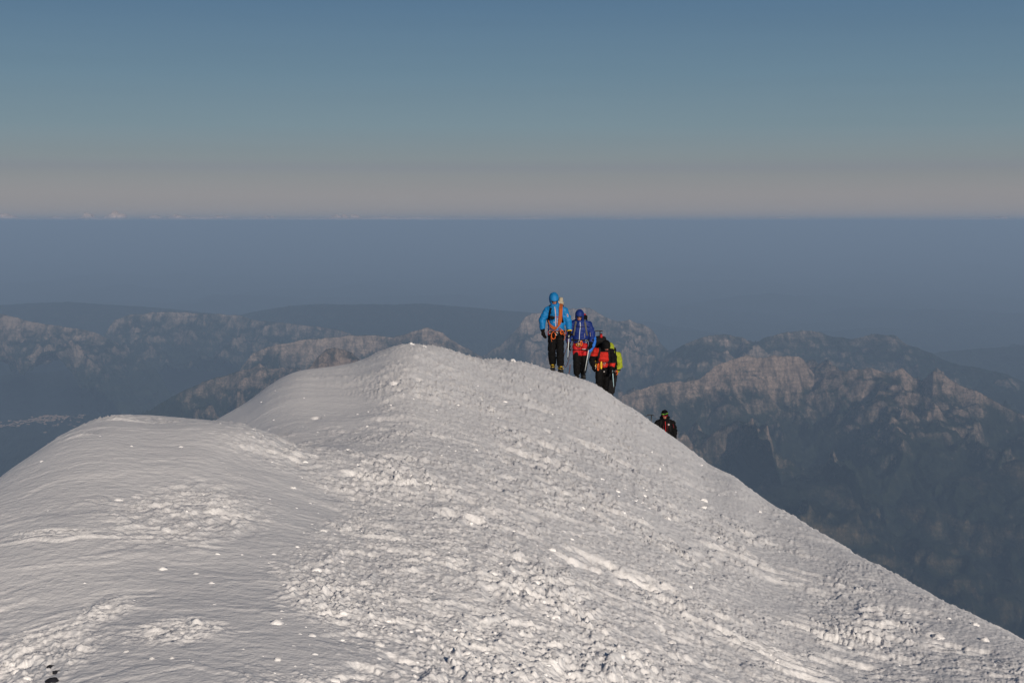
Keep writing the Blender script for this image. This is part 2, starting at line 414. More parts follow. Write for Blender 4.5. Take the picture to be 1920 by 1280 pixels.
# boot prints along the trail that winds up the crest
for i in range(95):
    yy = 4.6 + 0.31 * i + rs.uniform(-.14, .14); tx = 0.10 + 0.9 * sstep(14, 33, np.array(yy)) + 0.28 * math.sin(yy * 0.45)
    ax = float(tx) + (0.11 if i % 2 else -0.11) + rs.uniform(-.28, .28); ay = yy + rs.uniform(-.1, .1)
    sl = local(ax, ay, .30, .45); x, y = X[sl], Y[sl]
    if x.size == 0: continue
    q = ((x - ax) / .065) ** 2 + ((y - ay) / .17) ** 2 + 0.5 * pn(x * 14, y * 14, 31)
    Z[sl] += rs.uniform(.1, .6) * -.034 * np.exp(-np.maximum(q, 0) ** 2) + .006 * np.exp(-((np.sqrt(np.maximum(q, 0)) - 1.5) / .35) ** 2)
# axe and pole holes
for px, py, r, dep in [(12, 1240, .010, .05), (28, 1254, .010, .04), (1596, 1215, .02, .06), (741, 722, .05, .08), (785, 716, .04, .06), (593, 784, .04, .07), (948, 803, .04, .06), (1027, 811, .05, .07)]:
    h = snow_hit(px, py)
    if not h: continue
    ax, ay = h; sl = local(ax, ay, 3 * r, 6 * r)
    q = ((X[sl] - ax) / r) ** 2 + ((Y[sl] - ay) / (r * 2.0)) ** 2
    Z[sl] -= dep * np.exp(-q ** 2)
ridge = grid_mesh('snow_ridge', X, Y, Z, M['snow'])
tag(ridge, 'wind-crusted white snow ridge with a trodden path along its crest', kind='structure')
def snow_at(x, y):
    """height of the built snow surface"""
    u = x / y
    r = min(max(int(np.searchsorted(ds, y)), 1), len(ds) - 1); c = min(max(int(np.searchsorted(us, u)), 1), len(us) - 1)
    fr = (y - ds[r - 1]) / (ds[r] - ds[r - 1]); fc = (u - us[c - 1]) / (us[c] - us[c - 1])
    return float((Z[r - 1, c - 1] * (1 - fc) + Z[r - 1, c] * fc) * (1 - fr) + (Z[r, c - 1] * (1 - fc) + Z[r, c] * fc) * fr)

# the same crest carried on behind the camera
xb = np.linspace(-14, 14, 57); yb = np.linspace(-30, 2.2, 50)
XB, YB = np.meshgrid(xb, yb)
ZB = -1.75 - 0.012 * XB ** 2 - 0.03 * np.maximum(0, np.abs(XB) - 3) ** 2 - 0.015 * np.minimum(0, YB) + 0.03 * fbm(XB, YB, 5, 3)
back = grid_mesh('snow_slope', XB, YB, ZB, M['snow'])
tag(back, 'smooth white snow slope underfoot where the photographer stands', kind='structure')

# loose lumps of snow
def lump_mesh(seed, sub):
    bm = bmesh.new(); bmesh.ops.create_icosphere(bm, subdivisions=sub, radius=1.0)
    rr = random.Random(seed); o = Vector((rr.uniform(0, 50), rr.uniform(0, 50), rr.uniform(0, 50)))
    for v in bm.verts:
        d = 1 + 0.38 * mnoise.noise(v.co * 1.1 + o) + 0.2 * mnoise.noise(v.co * 2.7 + o)
        v.co = Vector((v.co.x * 1.15, v.co.y, v.co.z * 0.75)) * d
        if v.co.z < -0.3: v.co.z = -0.3 + (v.co.z + 0.3) * 0.3
    me = bpy.data.meshes.new('snow_lump'); bm.to_mesh(me); bm.free()
    me.polygons.foreach_set('use_smooth', [True] * len(me.polygons))
    me.materials.append(M['snow']); return me
LUMPS = [lump_mesh(i, 3) for i in range(8)]
BIG = [(549, 917, 5.5, 'round snow lump alone on smooth crust below the snow notch'), (711, 1213, 9, 'big bright snow lump low in the middle of the trodden path'), (235, 1223, 5, 'small snow lump near the lower left, left of two others'), (285, 1235, 4.5, 'small snow lump near the lower left, middle of three'),
       (322, 1233, 5, 'small snow lump near the lower left, right of two others'), (520, 1236, 7, 'snow lump at the left border of the trodden path near the bottom'), (592, 1139, 6, 'snow lump at the left border of the trodden path, mid height'), (800, 915, 6, 'larger of two close snow lumps at mid path'), (812, 924, 4.5, 'smaller of two close snow lumps at mid path'),
       (1231, 1098, 7, 'angular snow block just below the broken step on the right'), (1015, 1088, 6, 'snow lump left of and below the broken step'), (995, 1183, 7, 'pale snow block low on the path right of centre'), (1215, 1246, 8, 'rounded snow lump near the bottom edge right of centre'), (1320, 938, 7, 'upper of two stacked snow blocks at the end of the clod berm'),
       (1319, 954, 6, 'lower of two stacked snow blocks at the end of the clod berm'), (1424, 960, 4, 'small snow block on smooth crust near the right skyline'), (1700, 1148, 6.5, 'single snow block alone on the smooth lower right flank'), (1827, 1172, 8, 'snow block nearest the skyline at lower right'), (1846, 1200, 8, 'rounded snow block just below the one nearest the skyline'),
       (1760, 1195, 11, 'large wide snow block at lower right'), (1252, 978, 7, 'snow clod below the clod berm on the right'), (1345, 1012, 7, 'bright snow clod on the right flank below the stacked blocks'), (858, 761, 4.5, 'small snow clod high on the crest left of the climbers'), (1260, 1205, 7, 'snow clod near the bottom on the right part of the path'),
       (772, 647, 5, 'flat snow chunk on the very top of the crest'), (795, 651, 4, 'small snow chunk just right of the crest top'), (962, 678, 4, 'snow chunk on the skyline left of the leading climber')]
nb = 0
for px, py, r, lb in BIG:
    h = snow_hit(px, py)
    if not h:
        h = snow_hit(px, py + 4)
        if not h: continue
    x, y = h; rad = r / FPX * y
    o = bpy.data.objects.new('snow_lump', LUMPS[nb % 8]); col.objects.link(o)
    o.location = (x, y, snow_at(x, y) - 0.05 * rad); o.scale = (rad, rad, rad * random.uniform(.9, 1.15)); o.rotation_euler = (random.uniform(-.3, .3), random.uniform(-.3, .3), random.uniform(0, 6))
    tag(o, lb, 'snow lump', 'larger loose snow lumps on the ridge')
    nb += 1
M['dark_stone'] = simple('dark_stone', (0.022, 0.024, 0.032), 0.8, 0.2, bump=0.4, bscale=60)  # near-black lumps added to stand for the shade inside holes in the crust
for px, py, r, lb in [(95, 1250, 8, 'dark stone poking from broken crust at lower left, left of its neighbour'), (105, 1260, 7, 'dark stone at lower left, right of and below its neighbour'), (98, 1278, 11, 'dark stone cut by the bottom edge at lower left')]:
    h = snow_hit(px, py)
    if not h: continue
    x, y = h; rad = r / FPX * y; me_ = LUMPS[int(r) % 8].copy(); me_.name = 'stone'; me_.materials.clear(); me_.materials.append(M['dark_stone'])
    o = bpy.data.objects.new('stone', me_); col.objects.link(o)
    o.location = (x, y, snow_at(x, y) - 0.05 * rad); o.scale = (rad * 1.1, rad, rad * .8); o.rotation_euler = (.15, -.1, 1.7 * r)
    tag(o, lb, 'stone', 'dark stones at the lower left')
SMALL = [np.array([v.co[:] for v in lump_mesh(100 + i, 1).vertices]) for i in range(6)]
ico = lump_mesh(99, 1); ifaces = np.array([p.vertices[:] for p in ico.polygons])
vs_, fs_, nv = [], [], 0
rl = random.Random(21)
for i in range(700):
    q = rl.random()
    if q < 0.70: px, py = rl.gauss(820, 260), rl.uniform(720, 1290)
    elif q < 0.80: px, py = rl.gauss(1230, 60), rl.gauss(920, 35)
    elif q < 0.97: px, py = rl.uniform(1000, 1850), rl.uniform(760, 1290)
    else: px, py = rl.uniform(0, 600), rl.uniform(850, 1290)
    if not (0 <= px <= 1960): continue
    h = snow_hit(px, py)
    if not h: continue
    x, y = h; rad = min(0.004 + rl.expovariate(1 / 0.007), 0.04) * (0.7 + y / 30)
    a = rl.uniform(0, 6.3); ca, sa = math.cos(a), math.sin(a)
    v = SMALL[i % 6] * rad * np.array([1, 1, rl.uniform(.6, 1.1)])
    v = np.stack([v[:, 0] * ca - v[:, 1] * sa + x, v[:, 0] * sa + v[:, 1] * ca + y, v[:, 2] + snow_at(x, y) - 0.28 * rad], -1)
    vs_.append(v); fs_.append(ifaces + nv); nv += len(v)
me = bpy.data.meshes.new('snow_crumbs'); me.from_pydata(np.concatenate(vs_).tolist(), [], np.concatenate(fs_).tolist())
me.polygons.foreach_set('use_smooth', [True] * len(me.polygons)); me.materials.append(M['snow'])
cr = bpy.data.objects.new('snow_crumbs', me); col.objects.link(cr)
tag(cr, 'countless small snow crumbs strewn over the crust', 'snow crumbs', kind='stuff')

# ------------------------------------------------------------------ far country
FLOOR = -4250.0
def massif(name, label, crest, front, backd, cols, rows_f, rows_b, cliff, lc, slope, amp, seed, mat, L=900.0, jag=40.0, endfall=900.0, ends=(1, 1)):
    p = np.array(crest, float); cu, ct = pix(p[:, 0], p[:, 1]); cd = p[:, 2]
    u = np.linspace(cu[0], cu[-1], cols)
    t = np.interp(u, cu, ct); d = np.interp(u, cu, cd)
    zc = -t * d
    f = np.linspace(0, 1, cols)
    w = 0.10
    if ends[0]: zc = zc - endfall * np.clip(1 - f / w, 0, 1) ** 2
    if ends[1]: zc = zc - endfall * np.clip(1 - (1 - f) / w, 0, 1) ** 2
    xc = u * d
    zc = zc + jag * (ridged(xc / 420, xc * 0 + seed, seed, 5, 0.55) - 0.45) * 1.6
    vf = np.linspace(1, 0, rows_f) ** 1.25; vb = np.linspace(0, 1, rows_b)[1:] ** 1.3
    V = np.concatenate([-vf * front, vb * backd])
    V2, U2 = np.meshgrid(V, u, indexing='ij')
    Yc = d[None, :] + 0 * V2
    Yy = Yc + V2
    Xx = U2 * Yy
    wxx = Xx + 0.25 * L * fbm(Xx / L, Yy / L, seed + 3, 3); wyy = Yy + 0.25 * L * fbm(Xx / L + 7, Yy / L, seed + 5, 3)
    sp = ridged((wxx + 0.25 * wyy) / L, wyy / (2.4 * L), seed + 9, 5, 0.46)
    big = ridged((wxx - 0.2 * wyy) / (2.8 * L) + 4, wyy / (6 * L), seed + 19, 3, 0.5)
    dist = np.abs(V2)
    de = dist * (1.30 - 0.45 * sp - 0.45 * big)
    cl = cliff * np.clip(0.75 + 0.7 * fbm(Xx / (1.7 * L), Yy / (3 * L), seed + 21, 3), 0.25, 1.6)
    fall = cl * (1 - np.exp(-de / lc)) + slope * de
    wgt = 1 - np.exp(-dist / (0.7 * L))
    kk = np.exp(-0.5 * (np.arange(-60, 61) / 22.0) ** 2); kk /= kk.sum()
    zsm = np.convolve(np.pad(zc, 60, mode='edge'), kk, 'valid')
    mixz = 1 - np.exp(-dist / (0.5 * L))
    gul = ridged((Xx + 0.3 * Yy) / (L * 0.30), Yy / (L * 1.3), seed + 43, 4, 0.6)
    z = zc[None, :] * (1 - mixz) + zsm[None, :] * mixz - fall + amp * wgt * (0.9 * (sp - 0.42) + 1.5 * (big - 0.45)) + 0.10 * amp * wgt * fbm(wxx / (L * 0.3), wyy / (L * 0.4), seed + 33, 5, 0.55) + 0.16 * amp * wgt * (gul - 0.4) * np.exp(-dist / (2.5 * L))
    # benches: soft ledges across the faces
    st = 210.0
    q = z / st + 0.8 * fbm(Xx / 2500, Yy / 2500, seed + 2, 3)
    z = z - 0.22 * wgt * st * np.sin(2 * np.pi * q) / (2 * np.pi) * 1.6
    z = np.maximum(z, FLOOR - 150)
    o = grid_mesh(name, Xx, Yy, z, mat)
    tag(o, label, kind='structure')
    return o

massif('mountain_range', 'long jagged limestone range on the right with pale crags above dark meadows',
       [(1020, 830, 19500), (1100, 770, 19600), (1170, 742, 19800), (1220, 722, 20000), (1260, 718, 20200), (1300, 715, 20300), (1340, 690, 20500), (1370, 674, 20600), (1400, 668, 20700), (1430, 670, 20700), (1480, 666, 20800), (1505, 675, 20900),
        (1528, 702, 21000), (1550, 698, 20600), (1580, 696, 20300), (1605, 690, 20200), (1640, 693, 20100), (1665, 697, 20000), (1690, 692, 20000), (1712, 708, 20000), (1728, 718, 19900), (1750, 697, 19600), (1770, 704, 19500), (1800, 722, 19300),
        (1830, 735, 19100), (1870, 757, 18900), (1920, 780, 18600), (2000, 815, 18200), (2150, 880, 17600), (2300, 930, 17200)],
       4200, 2600, 620, 190, 40, 420, 420, 0.22, 420, 3, M['rock'], 900, 45)
massif('mountain_range', 'rounded pale-crested range standing behind the jagged right-hand crags',
       [(1180, 720, 27000), (1240, 668, 27500), (1270, 652, 27700), (1300, 638, 28000), (1330, 630, 28200), (1360, 627, 28300), (1390, 632, 28400), (1410, 645, 28500), (1440, 632, 28800), (1480, 622, 29000), (1522, 619, 29200), (1560, 630, 29200),
        (1600, 636, 29000), (1640, 627, 28800), (1680, 630, 28500), (1700, 645, 28300), (1740, 660, 28000), (1780, 680, 27500), (1830, 690, 27000), (1880, 700, 26500), (1960, 730, 26000), (2100, 790, 25500)],
       4500, 2500, 420, 130, 30, 260, 320, 0.20, 380, 13, M['rock_far'], 1100, 30)
massif('mountain_peak', 'broad pale rock peak rising behind the front two climbers',
       [(860, 690, 30500), (905, 668, 30600), (940, 645, 30700), (965, 622, 30800), (985, 596, 30900), (1000, 588, 31000), (1040, 583, 31000), (1075, 580, 31000), (1095, 576, 31000), (1115, 582, 31000), (1135, 595, 30900), (1150, 602, 30900),
        (1180, 600, 30800), (1205, 608, 30700), (1225, 622, 30600), (1240, 645, 30500), (1270, 675, 30400), (1330, 710, 30200)],
       4800, 2200, 420, 160, 30, 520, 300, 0.30, 420, 23, M['rock_far'], 1000, 35, 500)
massif('mountain_range', 'low pale limestone plateau at the left with cliffs along its rim',
       [(150, 650, 34000), (195, 625, 34500), (215, 600, 34800), (240, 590, 35000), (290, 585, 35200), (340, 585, 35200), (390, 588, 35200), (450, 591, 35000), (475, 600, 34800), (520, 604, 34500), (560, 608, 34000), (600, 612, 33600), (640, 620, 33000), (700, 640, 32500), (780, 670, 32000)],
       3800, 2500, 380, 110, 30, 460, 260, 0.18, 300, 33, M['rock_far'], 900, 20)
massif('mountain_range', 'far left pale cliff band dropping into the blue valley',
       [(-300, 560, 30000), (-120, 572, 30200), (0, 588, 30500), (40, 598, 30500), (80, 607, 30600), (130, 614, 30600), (175, 622, 30600), (215, 640, 30500), (260, 668, 30300), (330, 705, 30000)],
       2600, 2500, 360, 120, 30, 420, 220, 0.25, 330, 43, M['rock_far'], 800, 22, 700, (0, 1))
massif('mountain_range', 'craggy limestone ridge behind the snow crest at centre left',
       [(400, 740, 25000), (450, 690, 25300), (475, 662, 25500), (510, 648, 25700), (550, 640, 26000), (600, 634, 26200), (650, 630, 26400), (700, 628, 26500), (740, 632, 26500), (775, 622, 26500), (800, 614, 26500), (825, 622, 26500), (850, 640, 26500), (900, 665, 26500), (960, 700, 26500), (1040, 740, 26000)],
       3200, 2200, 420, 130, 30, 400, 220, 0.32, 420, 53, M['rock_far'], 850, 28, 400)
massif('mountain_range', 'dark nearer rocky spur descending left behind the snow hump',
       [(180, 850, 21000), (260, 785, 21300), (300, 758, 21500), (340, 735, 21700), (380, 716, 21900), (420, 703, 22000), (455, 694, 22000), (475, 690, 22000), (487, 681, 22000), (500, 692, 22000), (530, 690, 22000), (560, 705, 21900), (620, 720, 21800), (720, 760, 21500), (850, 830, 21000)],
       4200, 2200, 460, 150, 30, 260, 260, 0.40, 420, 63, M['rock'], 700, 30, 200)
massif('mountain_peak', 'small grey rocky tooth just above the snow skyline left of the crest',
       [(520, 760, 17200), (560, 715, 17500), (580, 692, 17600), (595, 670, 17700), (612, 655, 17800), (625, 651, 17800), (640, 656, 17800), (660, 660, 17800), (680, 680, 17700), (740, 730, 17500), (800, 780, 17300)],
       2000, 1500, 220, 90, 20, 300, 200, 0.5, 260, 73, M['rock'], 420, 25, 100)
massif('far_hills', 'faint flat blue hill line farthest off at upper left',
       [(-500, 575, 46200), (-200, 570, 46200), (0, 572, 46200), (60, 568, 46200), (130, 566, 46200), (200, 571, 46200), (260, 574, 46200), (330, 580, 46200), (400, 588, 46200), (460, 600, 46200), (560, 620, 46200)],
       6000, 5000, 200, 30, 14, 100, 1500, 0.14, 160, 83, M['forest'], 4000, 12, 200, (0, 1))
massif('far_hills', 'faint flat blue hill line behind the climbers at centre',
       [(380, 600, 43560), (450, 590, 43560), (500, 580, 43560), (545, 573, 43560), (600, 570, 43560), (650, 571, 43560), (700, 570, 43560), (740, 571, 43560), (790, 569, 43560), (830, 572, 43560), (880, 576, 43560), (940, 582, 43560), (1000, 586, 43560), (1080, 596, 43560), (1240, 640, 43560)],
       6000, 5000, 240, 30, 14, 100, 1500, 0.14, 160, 93, M['forest'], 4000, 12, 200)
massif('far_hills', 'blue wooded hills fading out at the right edge',
       [(1560, 720, 34000), (1640, 690, 34850), (1700, 672, 35700), (1760, 660, 36550), (1830, 654, 37400), (1900, 650, 37400), (2000, 646, 37400), (2300, 650, 37400)],
       6000, 4000, 220, 60, 16, 160, 900, 0.16, 260, 103, M['forest'], 2200, 15, 300, (1, 0))
massif('far_hills', 'dark blue hill shoulder behind the right range at the frame edge',
       [(1700, 790, 24500), (1760, 762, 24700), (1820, 745, 25000), (1870, 736, 25000), (1930, 730, 25000), (2050, 722, 25000), (2300, 720, 25000)],
       3500, 2500, 200, 60, 16, 160, 600, 0.2, 260, 113, M['forest'], 1300, 15, 300, (1, 0))
massif('wooded_hills', 'dark forested foothills below the right-hand range',
       [(1250, 1010, 15500), (1350, 950, 16000), (1450, 915, 16400), (1560, 900, 16700), (1680, 902, 16800), (1800, 893, 16700), (1900, 880, 16500), (2050, 870, 16300), (2400, 870, 16000)],
       4200, 1600, 360, 150, 40, 120, 500, 0.24, 420, 123, M['forest'], 900, 30, 300, (1, 0))

uu = np.linspace(-0.62, 0.62, 420)
dd = 1 / np.linspace(1 / 9000, 1 / 240000, 330)
UU, DD = np.meshgrid(uu, dd)
XX, YY = UU * DD, DD
ZZ = FLOOR + 260 * fbm(XX / 5200, YY / 5200, 205, 5) + 500 * np.maximum(0, fbm(XX / 11000, YY / 11000, 215, 3)) * sstep(32000, 45000, YY) + 60 * fbm(XX / 900, YY / 900, 209, 4)
val = grid_mesh('valley', XX, YY, ZZ, M['forest'])
tag(val, 'deep wooded valley and lowland lost in blue haze', kind='structure')

# valley town: pale roofs and walls, a sprinkle in the left-hand valley
bm = bmesh.new()
rt = random.Random(5)
def valley_z(x, y):
    x = np.array([x]); y = np.array([y])
    return float((FLOOR + 260 * fbm(x / 5200, y / 5200, 205, 5) + 500 * np.maximum(0, fbm(x / 11000, y / 11000, 215, 3)) * sstep(32000, 45000, y) + 60 * fbm(x / 900, y / 900, 209, 4))[0])
for i in range(420):
    px = rt.choice([rt.gauss(55, 40), rt.gauss(95, 22), rt.uniform(-40, 160)]); py = rt.gauss(803, 6)
    u, t = pix(px, py)
    y = float(-FLOOR / t); x = float(u) * y; z = valley_z(x, y)
    s = rt.uniform(14, 42); hgt = rt.uniform(8, 22); ln = rt.uniform(1, 2.4)
    mtx = Matrix.Translation((x, y, z + hgt / 2 - 2)) @ Matrix.Rotation(rt.uniform(0, 3), 4, 'Z') @ Matrix.Diagonal((s * ln, s, hgt, 1))
    bmesh.ops.create_cube(bm, size=1.0, matrix=mtx)
me = bpy.data.meshes.new('town'); bm.to_mesh(me); bm.free()
M['render_wall'] = simple('pale_render', (0.34, 0.26, 0.21), 0.9, 0.1)
me.materials.append(M['render_wall'])
town = bpy.data.objects.new('town', me); col.objects.link(town)
tag(town, 'sprinkle of pale town buildings on the valley floor at far left', 'town', kind='stuff')

# air: one closed box of even haze
bm = bmesh.new()
bmesh.ops.create_cube(bm, size=1.0)
hx, y0, y1, z0, z1 = 320000, -60000, 260000, -5600, 140.0
for v in bm.verts:
    v.co = Vector((v.co.x * 2 * hx * 0.5, (y0 + y1) / 2 + v.co.y * (y1 - y0), (z0 + z1) / 2 + v.co.z * (z1 - z0)))
me = bpy.data.meshes.new('haze'); bm.to_mesh(me); bm.free()
hm = bpy.data.materials.new('haze'); hm.use_nodes = True
hn = hm.node_tree.nodes; hn.clear()
pv = hn.new('ShaderNodeVolumePrincipled')
pv.inputs['Color'].default_value = (0.45, 0.652, 0.945, 1)
pv.inputs['Density'].default_value = 2.8e-5
pv.inputs['Anisotropy'].default_value = 0.0
pv.inputs['Absorption Color'].default_value = (0, 0, 0, 1)
ho = hn.new('ShaderNodeOutputMaterial')
hm.node_tree.links.new(pv.outputs[0], ho.inputs['Volume'])
me.materials.append(hm)
haze = bpy.data.objects.new('haze', me); col.objects.link(haze)
tag(haze, 'blue morning haze filling the air below the ridge', 'haze', kind='stuff')

# ------------------------------------------------------------------ building people and their kit
from mathutils.bvhtree import BVHTree
V = Vector
def frame(t):
    t = t.normalized(); ref = V((1, 0, 0)) if abs(t.x) < 0.85 else V((0, 0, 1))
    s = (ref - t * ref.dot(t)).normalized()
    return s, t.cross(s).normalized()
def tube(bm, pts, rad, n=12, closed=False, caps=True, twist=None):
    pts = [V(p) for p in pts]; m = len(pts); rings = []
    if not isinstance(rad, list): rad = [rad] * m
    for i, p in enumerate(pts):
        a = pts[(i - 1) % m] if closed or i > 0 else p; b = pts[(i + 1) % m] if closed or i < m - 1 else p
        s, o = frame(b - a if (b - a).length > 1e-9 else V((0, 0, 1)))
        r = rad[i]; ra, rb = (r, r) if isinstance(r, (int, float)) else r
        if twist: s, o = twist(p, (b - a).normalized())
        rings.append([bm.verts.new(p + s * (ra * math.cos(2 * math.pi * k / n)) + o * (rb * math.sin(2 * math.pi * k / n))) for k in range(n)])
    for i in range(m if closed else m - 1):
        A, B = rings[i], rings[(i + 1) % m]
        for k in range(n): bm.faces.new((A[k], A[(k + 1) % n], B[(k + 1) % n], B[k]))
    if caps and not closed:
        bm.faces.new(rings[0][::-1]); bm.faces.new(rings[-1])
def smooth_path(pts, sub=5, closed=False):
    pts = [V(p) for p in pts]; m = len(pts); out = []
    for i in range(m if closed else m - 1):
        g = lambda k: pts[k % m] if closed else pts[min(max(k, 0), m - 1)]
        p0, p1, p2, p3 = g(i - 1), g(i), g(i + 1), g(i + 2)
        for k in range(sub):
            t = k / sub
            out.append(0.5 * ((2 * p1) + (p2 - p0) * t + (2 * p0 - 5 * p1 + 4 * p2 - p3) * t * t + (3 * p1 - p0 - 3 * p2 + p3) * t ** 3))
    if not closed: out.append(pts[-1])
    return out
def superell(bm, c, r, rot=None, e=0.5, nu=20, nv=12):
    c = V(c); sg = lambda v, p: math.copysign(abs(v) ** p, v); g = []
    for i in range(nv + 1):
        th = -math.pi / 2 + math.pi * i / nv; row = []
        for k in range(nu):
            ph = 2 * math.pi * k / nu
            p = V((r[0] * sg(math.cos(th), e) * sg(math.cos(ph), e), r[1] * sg(math.cos(th), e) * sg(math.sin(ph), e), r[2] * sg(math.sin(th), e)))
            if rot is not None: p = rot @ p
            row.append(bm.verts.new(c + p) if 0 < i < nv else None)
        if i in (0, nv):
            p = V((0, 0, r[2] * (1 if i else -1)))
            if rot is not None: p = rot @ p
            row = [bm.verts.new(c + p)] * nu
        g.append(row)
    for i in range(nv):
        for k in range(nu):
            a, b, d, f = g[i][k], g[i][(k + 1) % nu], g[i + 1][(k + 1) % nu], g[i + 1][k]
            if i == 0: bm.faces.new((a, d, f))
            elif i == nv - 1: bm.faces.new((a, b, d))
            else: bm.faces.new((a, b, d, f))
def ball(bm, c, r, rot=None): superell(bm, c, r, rot, 1.0, 16, 10)
def obox(bm, c, size, rot=None):
    m = Matrix.Translation(V(c)) @ (rot.to_4x4() if rot is not None else Matrix()) @ Matrix.Diagonal((*size, 1))
    bmesh.ops.create_cube(bm, size=1.0, matrix=m)

def link(name, me, parent=None):
    o = bpy.data.objects.new(name, me); col.objects.link(o)
    if parent is not None: o.parent = parent
    return o
def put(name, bm, mats, parent, shift=V((0, 0, 0)), smooth=True, matfn=None):
    bmesh.ops.recalc_face_normals(bm, faces=bm.faces)
    for v in bm.verts: v.co -= shift
    me = bpy.data.meshes.new(name); bm.to_mesh(me); bm.free()
    for m in (mats if isinstance(mats, list) else [mats]): me.materials.append(M[m])
    for p in me.polygons:
        p.use_smooth = smooth
        if matfn: p.material_index = matfn(p.center + shift)
    return link(name, me, parent)
def fuse(name, bm, mats, parent, voxel=0.016, it=4, wr=(0, 1), shift=V((0, 0, 0)), matfn=None):
    bmesh.ops.recalc_face_normals(bm, faces=bm.faces)
    me = bpy.data.meshes.new(name); bm.to_mesh(me); bm.free()
    t = bpy.data.objects.new('tmp', me); col.objects.link(t)
    r = t.modifiers.new('r', 'REMESH'); r.mode = 'VOXEL'; r.voxel_size = voxel
    s = t.modifiers.new('s', 'SMOOTH'); s.iterations = it; s.factor = 0.5
    dg = bpy.context.evaluated_depsgraph_get()
    out = bpy.data.meshes.new_from_object(t.evaluated_get(dg))
    bpy.data.objects.remove(t); bpy.data.meshes.remove(me)
    b2 = bmesh.new(); b2.from_mesh(out); b2.normal_update()
    amp, sc = wr
    if amp:
        for v in b2.verts:
            c = v.co
            v.co = c + v.normal * amp * (mnoise.noise(V((c.x * sc, c.y * sc, c.z * sc * 1.8))) + 0.6 * mnoise.noise(V((c.x * sc * 2.3 + 5, c.y * sc * 2.3, c.z * sc * 4))))
    bvh = BVHTree.FromBMesh(b2)
    b2.to_mesh(out); b2.free(); bpy.data.meshes.remove(bpy.data.meshes.new('x')); out.name = name
    out.materials.clear()
    for m in (mats if isinstance(mats, list) else [mats]): out.materials.append(M[m])
    co = np.empty(len(out.vertices) * 3); out.vertices.foreach_get('co', co)
    for p in out.polygons:
        p.use_smooth = True
        if matfn: p.material_index = matfn(p.center)
    co = (co.reshape(-1, 3) - np.array(shift)).ravel(); out.vertices.foreach_set('co', co); out.update()
    o = link(name, out, parent)
    return o, bvh
def thing(name, label, cat, loc, group=None):
    e = bpy.data.objects.new(name, None); e.empty_display_size = 0.1; col.objects.link(e); e.location = loc
    tag(e, label, cat, group); return e
def front(bvh, x, z, off=0.004, dflt=-0.15):
    h = bvh.ray_cast(V((x, -2, z)), V((0, 1, 0)))
    return V((x, (h[0].y if h[0] is not None else dflt) - off, z))
def ribbon(bm, bvh, xz, w, th=0.004, off=0.003, sub=4):
    pts = smooth_path([V((x, 0, z)) for x, z in xz], sub)
    P = [front(bvh, p.x, p.z, off) for p in pts]
    y = [p.y for p in P]
    for i in range(1, len(P) - 1): P[i].y = (y[i - 1] + 2 * y[i] + y[i + 1]) / 4
    def tw(p, t):
        s = t.cross(V((0, -1, 0)));  s = s.normalized() if s.length > 1e-4 else V((1, 0, 0))
        return s, t.cross(s).normalized()
    tube(bm, P, (w / 2, th), 8, twist=tw)
def belt(bvh, c, n=32, off=0.004, tiltx=0.0, rmax=1.0, rlim=9):
    c = V(c); P = []
    for k in range(n):
        a = 2 * math.pi * k / n; d = V((math.cos(a), math.sin(a), tiltx * math.cos(a)))
        h = bvh.ray_cast(c + d * rmax, -d)
        r = min((h[0] - c).length if h[0] is not None else 0.15, rlim)
        P.append(c + d * (r + off))
    return P

def hand(bm, wrist, d, palm_n, thumb_side, curl=0.5, s=1.0):
    """gloved hand: palm, four unequal bent fingers, a thumb leaving the side of the palm"""
    d = V(d).normalized(); palm_n = (V(palm_n) - d * V(palm_n).dot(d)).normalized(); ax = d.cross(palm_n).normalized() * thumb_side
    w = V(wrist)
    tube(bm, [w - d * 0.03 * s, w + d * 0.02 * s, w + d * 0.06 * s, w + d * 0.095 * s], [(.036 * s)] * 2 + [.040 * s, .034 * s], 10)
    for off, ln in ((0.030, .92), (0.010, 1.0), (-0.011, .95), (-0.031, .76)):
        p = w + d * 0.085 * s + ax * off * s; dd = d.copy(); pts = [p - d * 0.02 * s, p]; a = 0.15 + curl * 0.5
        for seg in (0.042, 0.030, 0.024):
            dd = (dd * math.cos(a) + palm_n * math.sin(a)).normalized() if seg == 0.042 else dd
            q = pts[-1] + dd * seg * ln * s; pts.append(q)
            pn_ = palm_n * math.cos(0) ; c_ = curl * 0.8
            nd = (dd + pn_ * math.tan(min(c_, 1.2))).normalized() if c_ < 1.2 else (palm_n - d * 0.3).normalized()
            dd = nd
        tube(bm, pts, [0.012 * s, .0125 * s, .012 * s, .011 * s, .009 * s], 8)
    p = w + d * 0.03 * s + ax * 0.034 * s
    q = p + (ax * 0.55 + d * 0.7 + palm_n * 0.25).normalized() * 0.045 * s; r = q + (d * 0.8 + palm_n * (0.3 + curl * 0.5)).normalized() * 0.035 * s
    tube(bm, [p - ax * 0.02 * s, p, q, r], [.014 * s, .0145 * s, .0135 * s, .010 * s], 8)

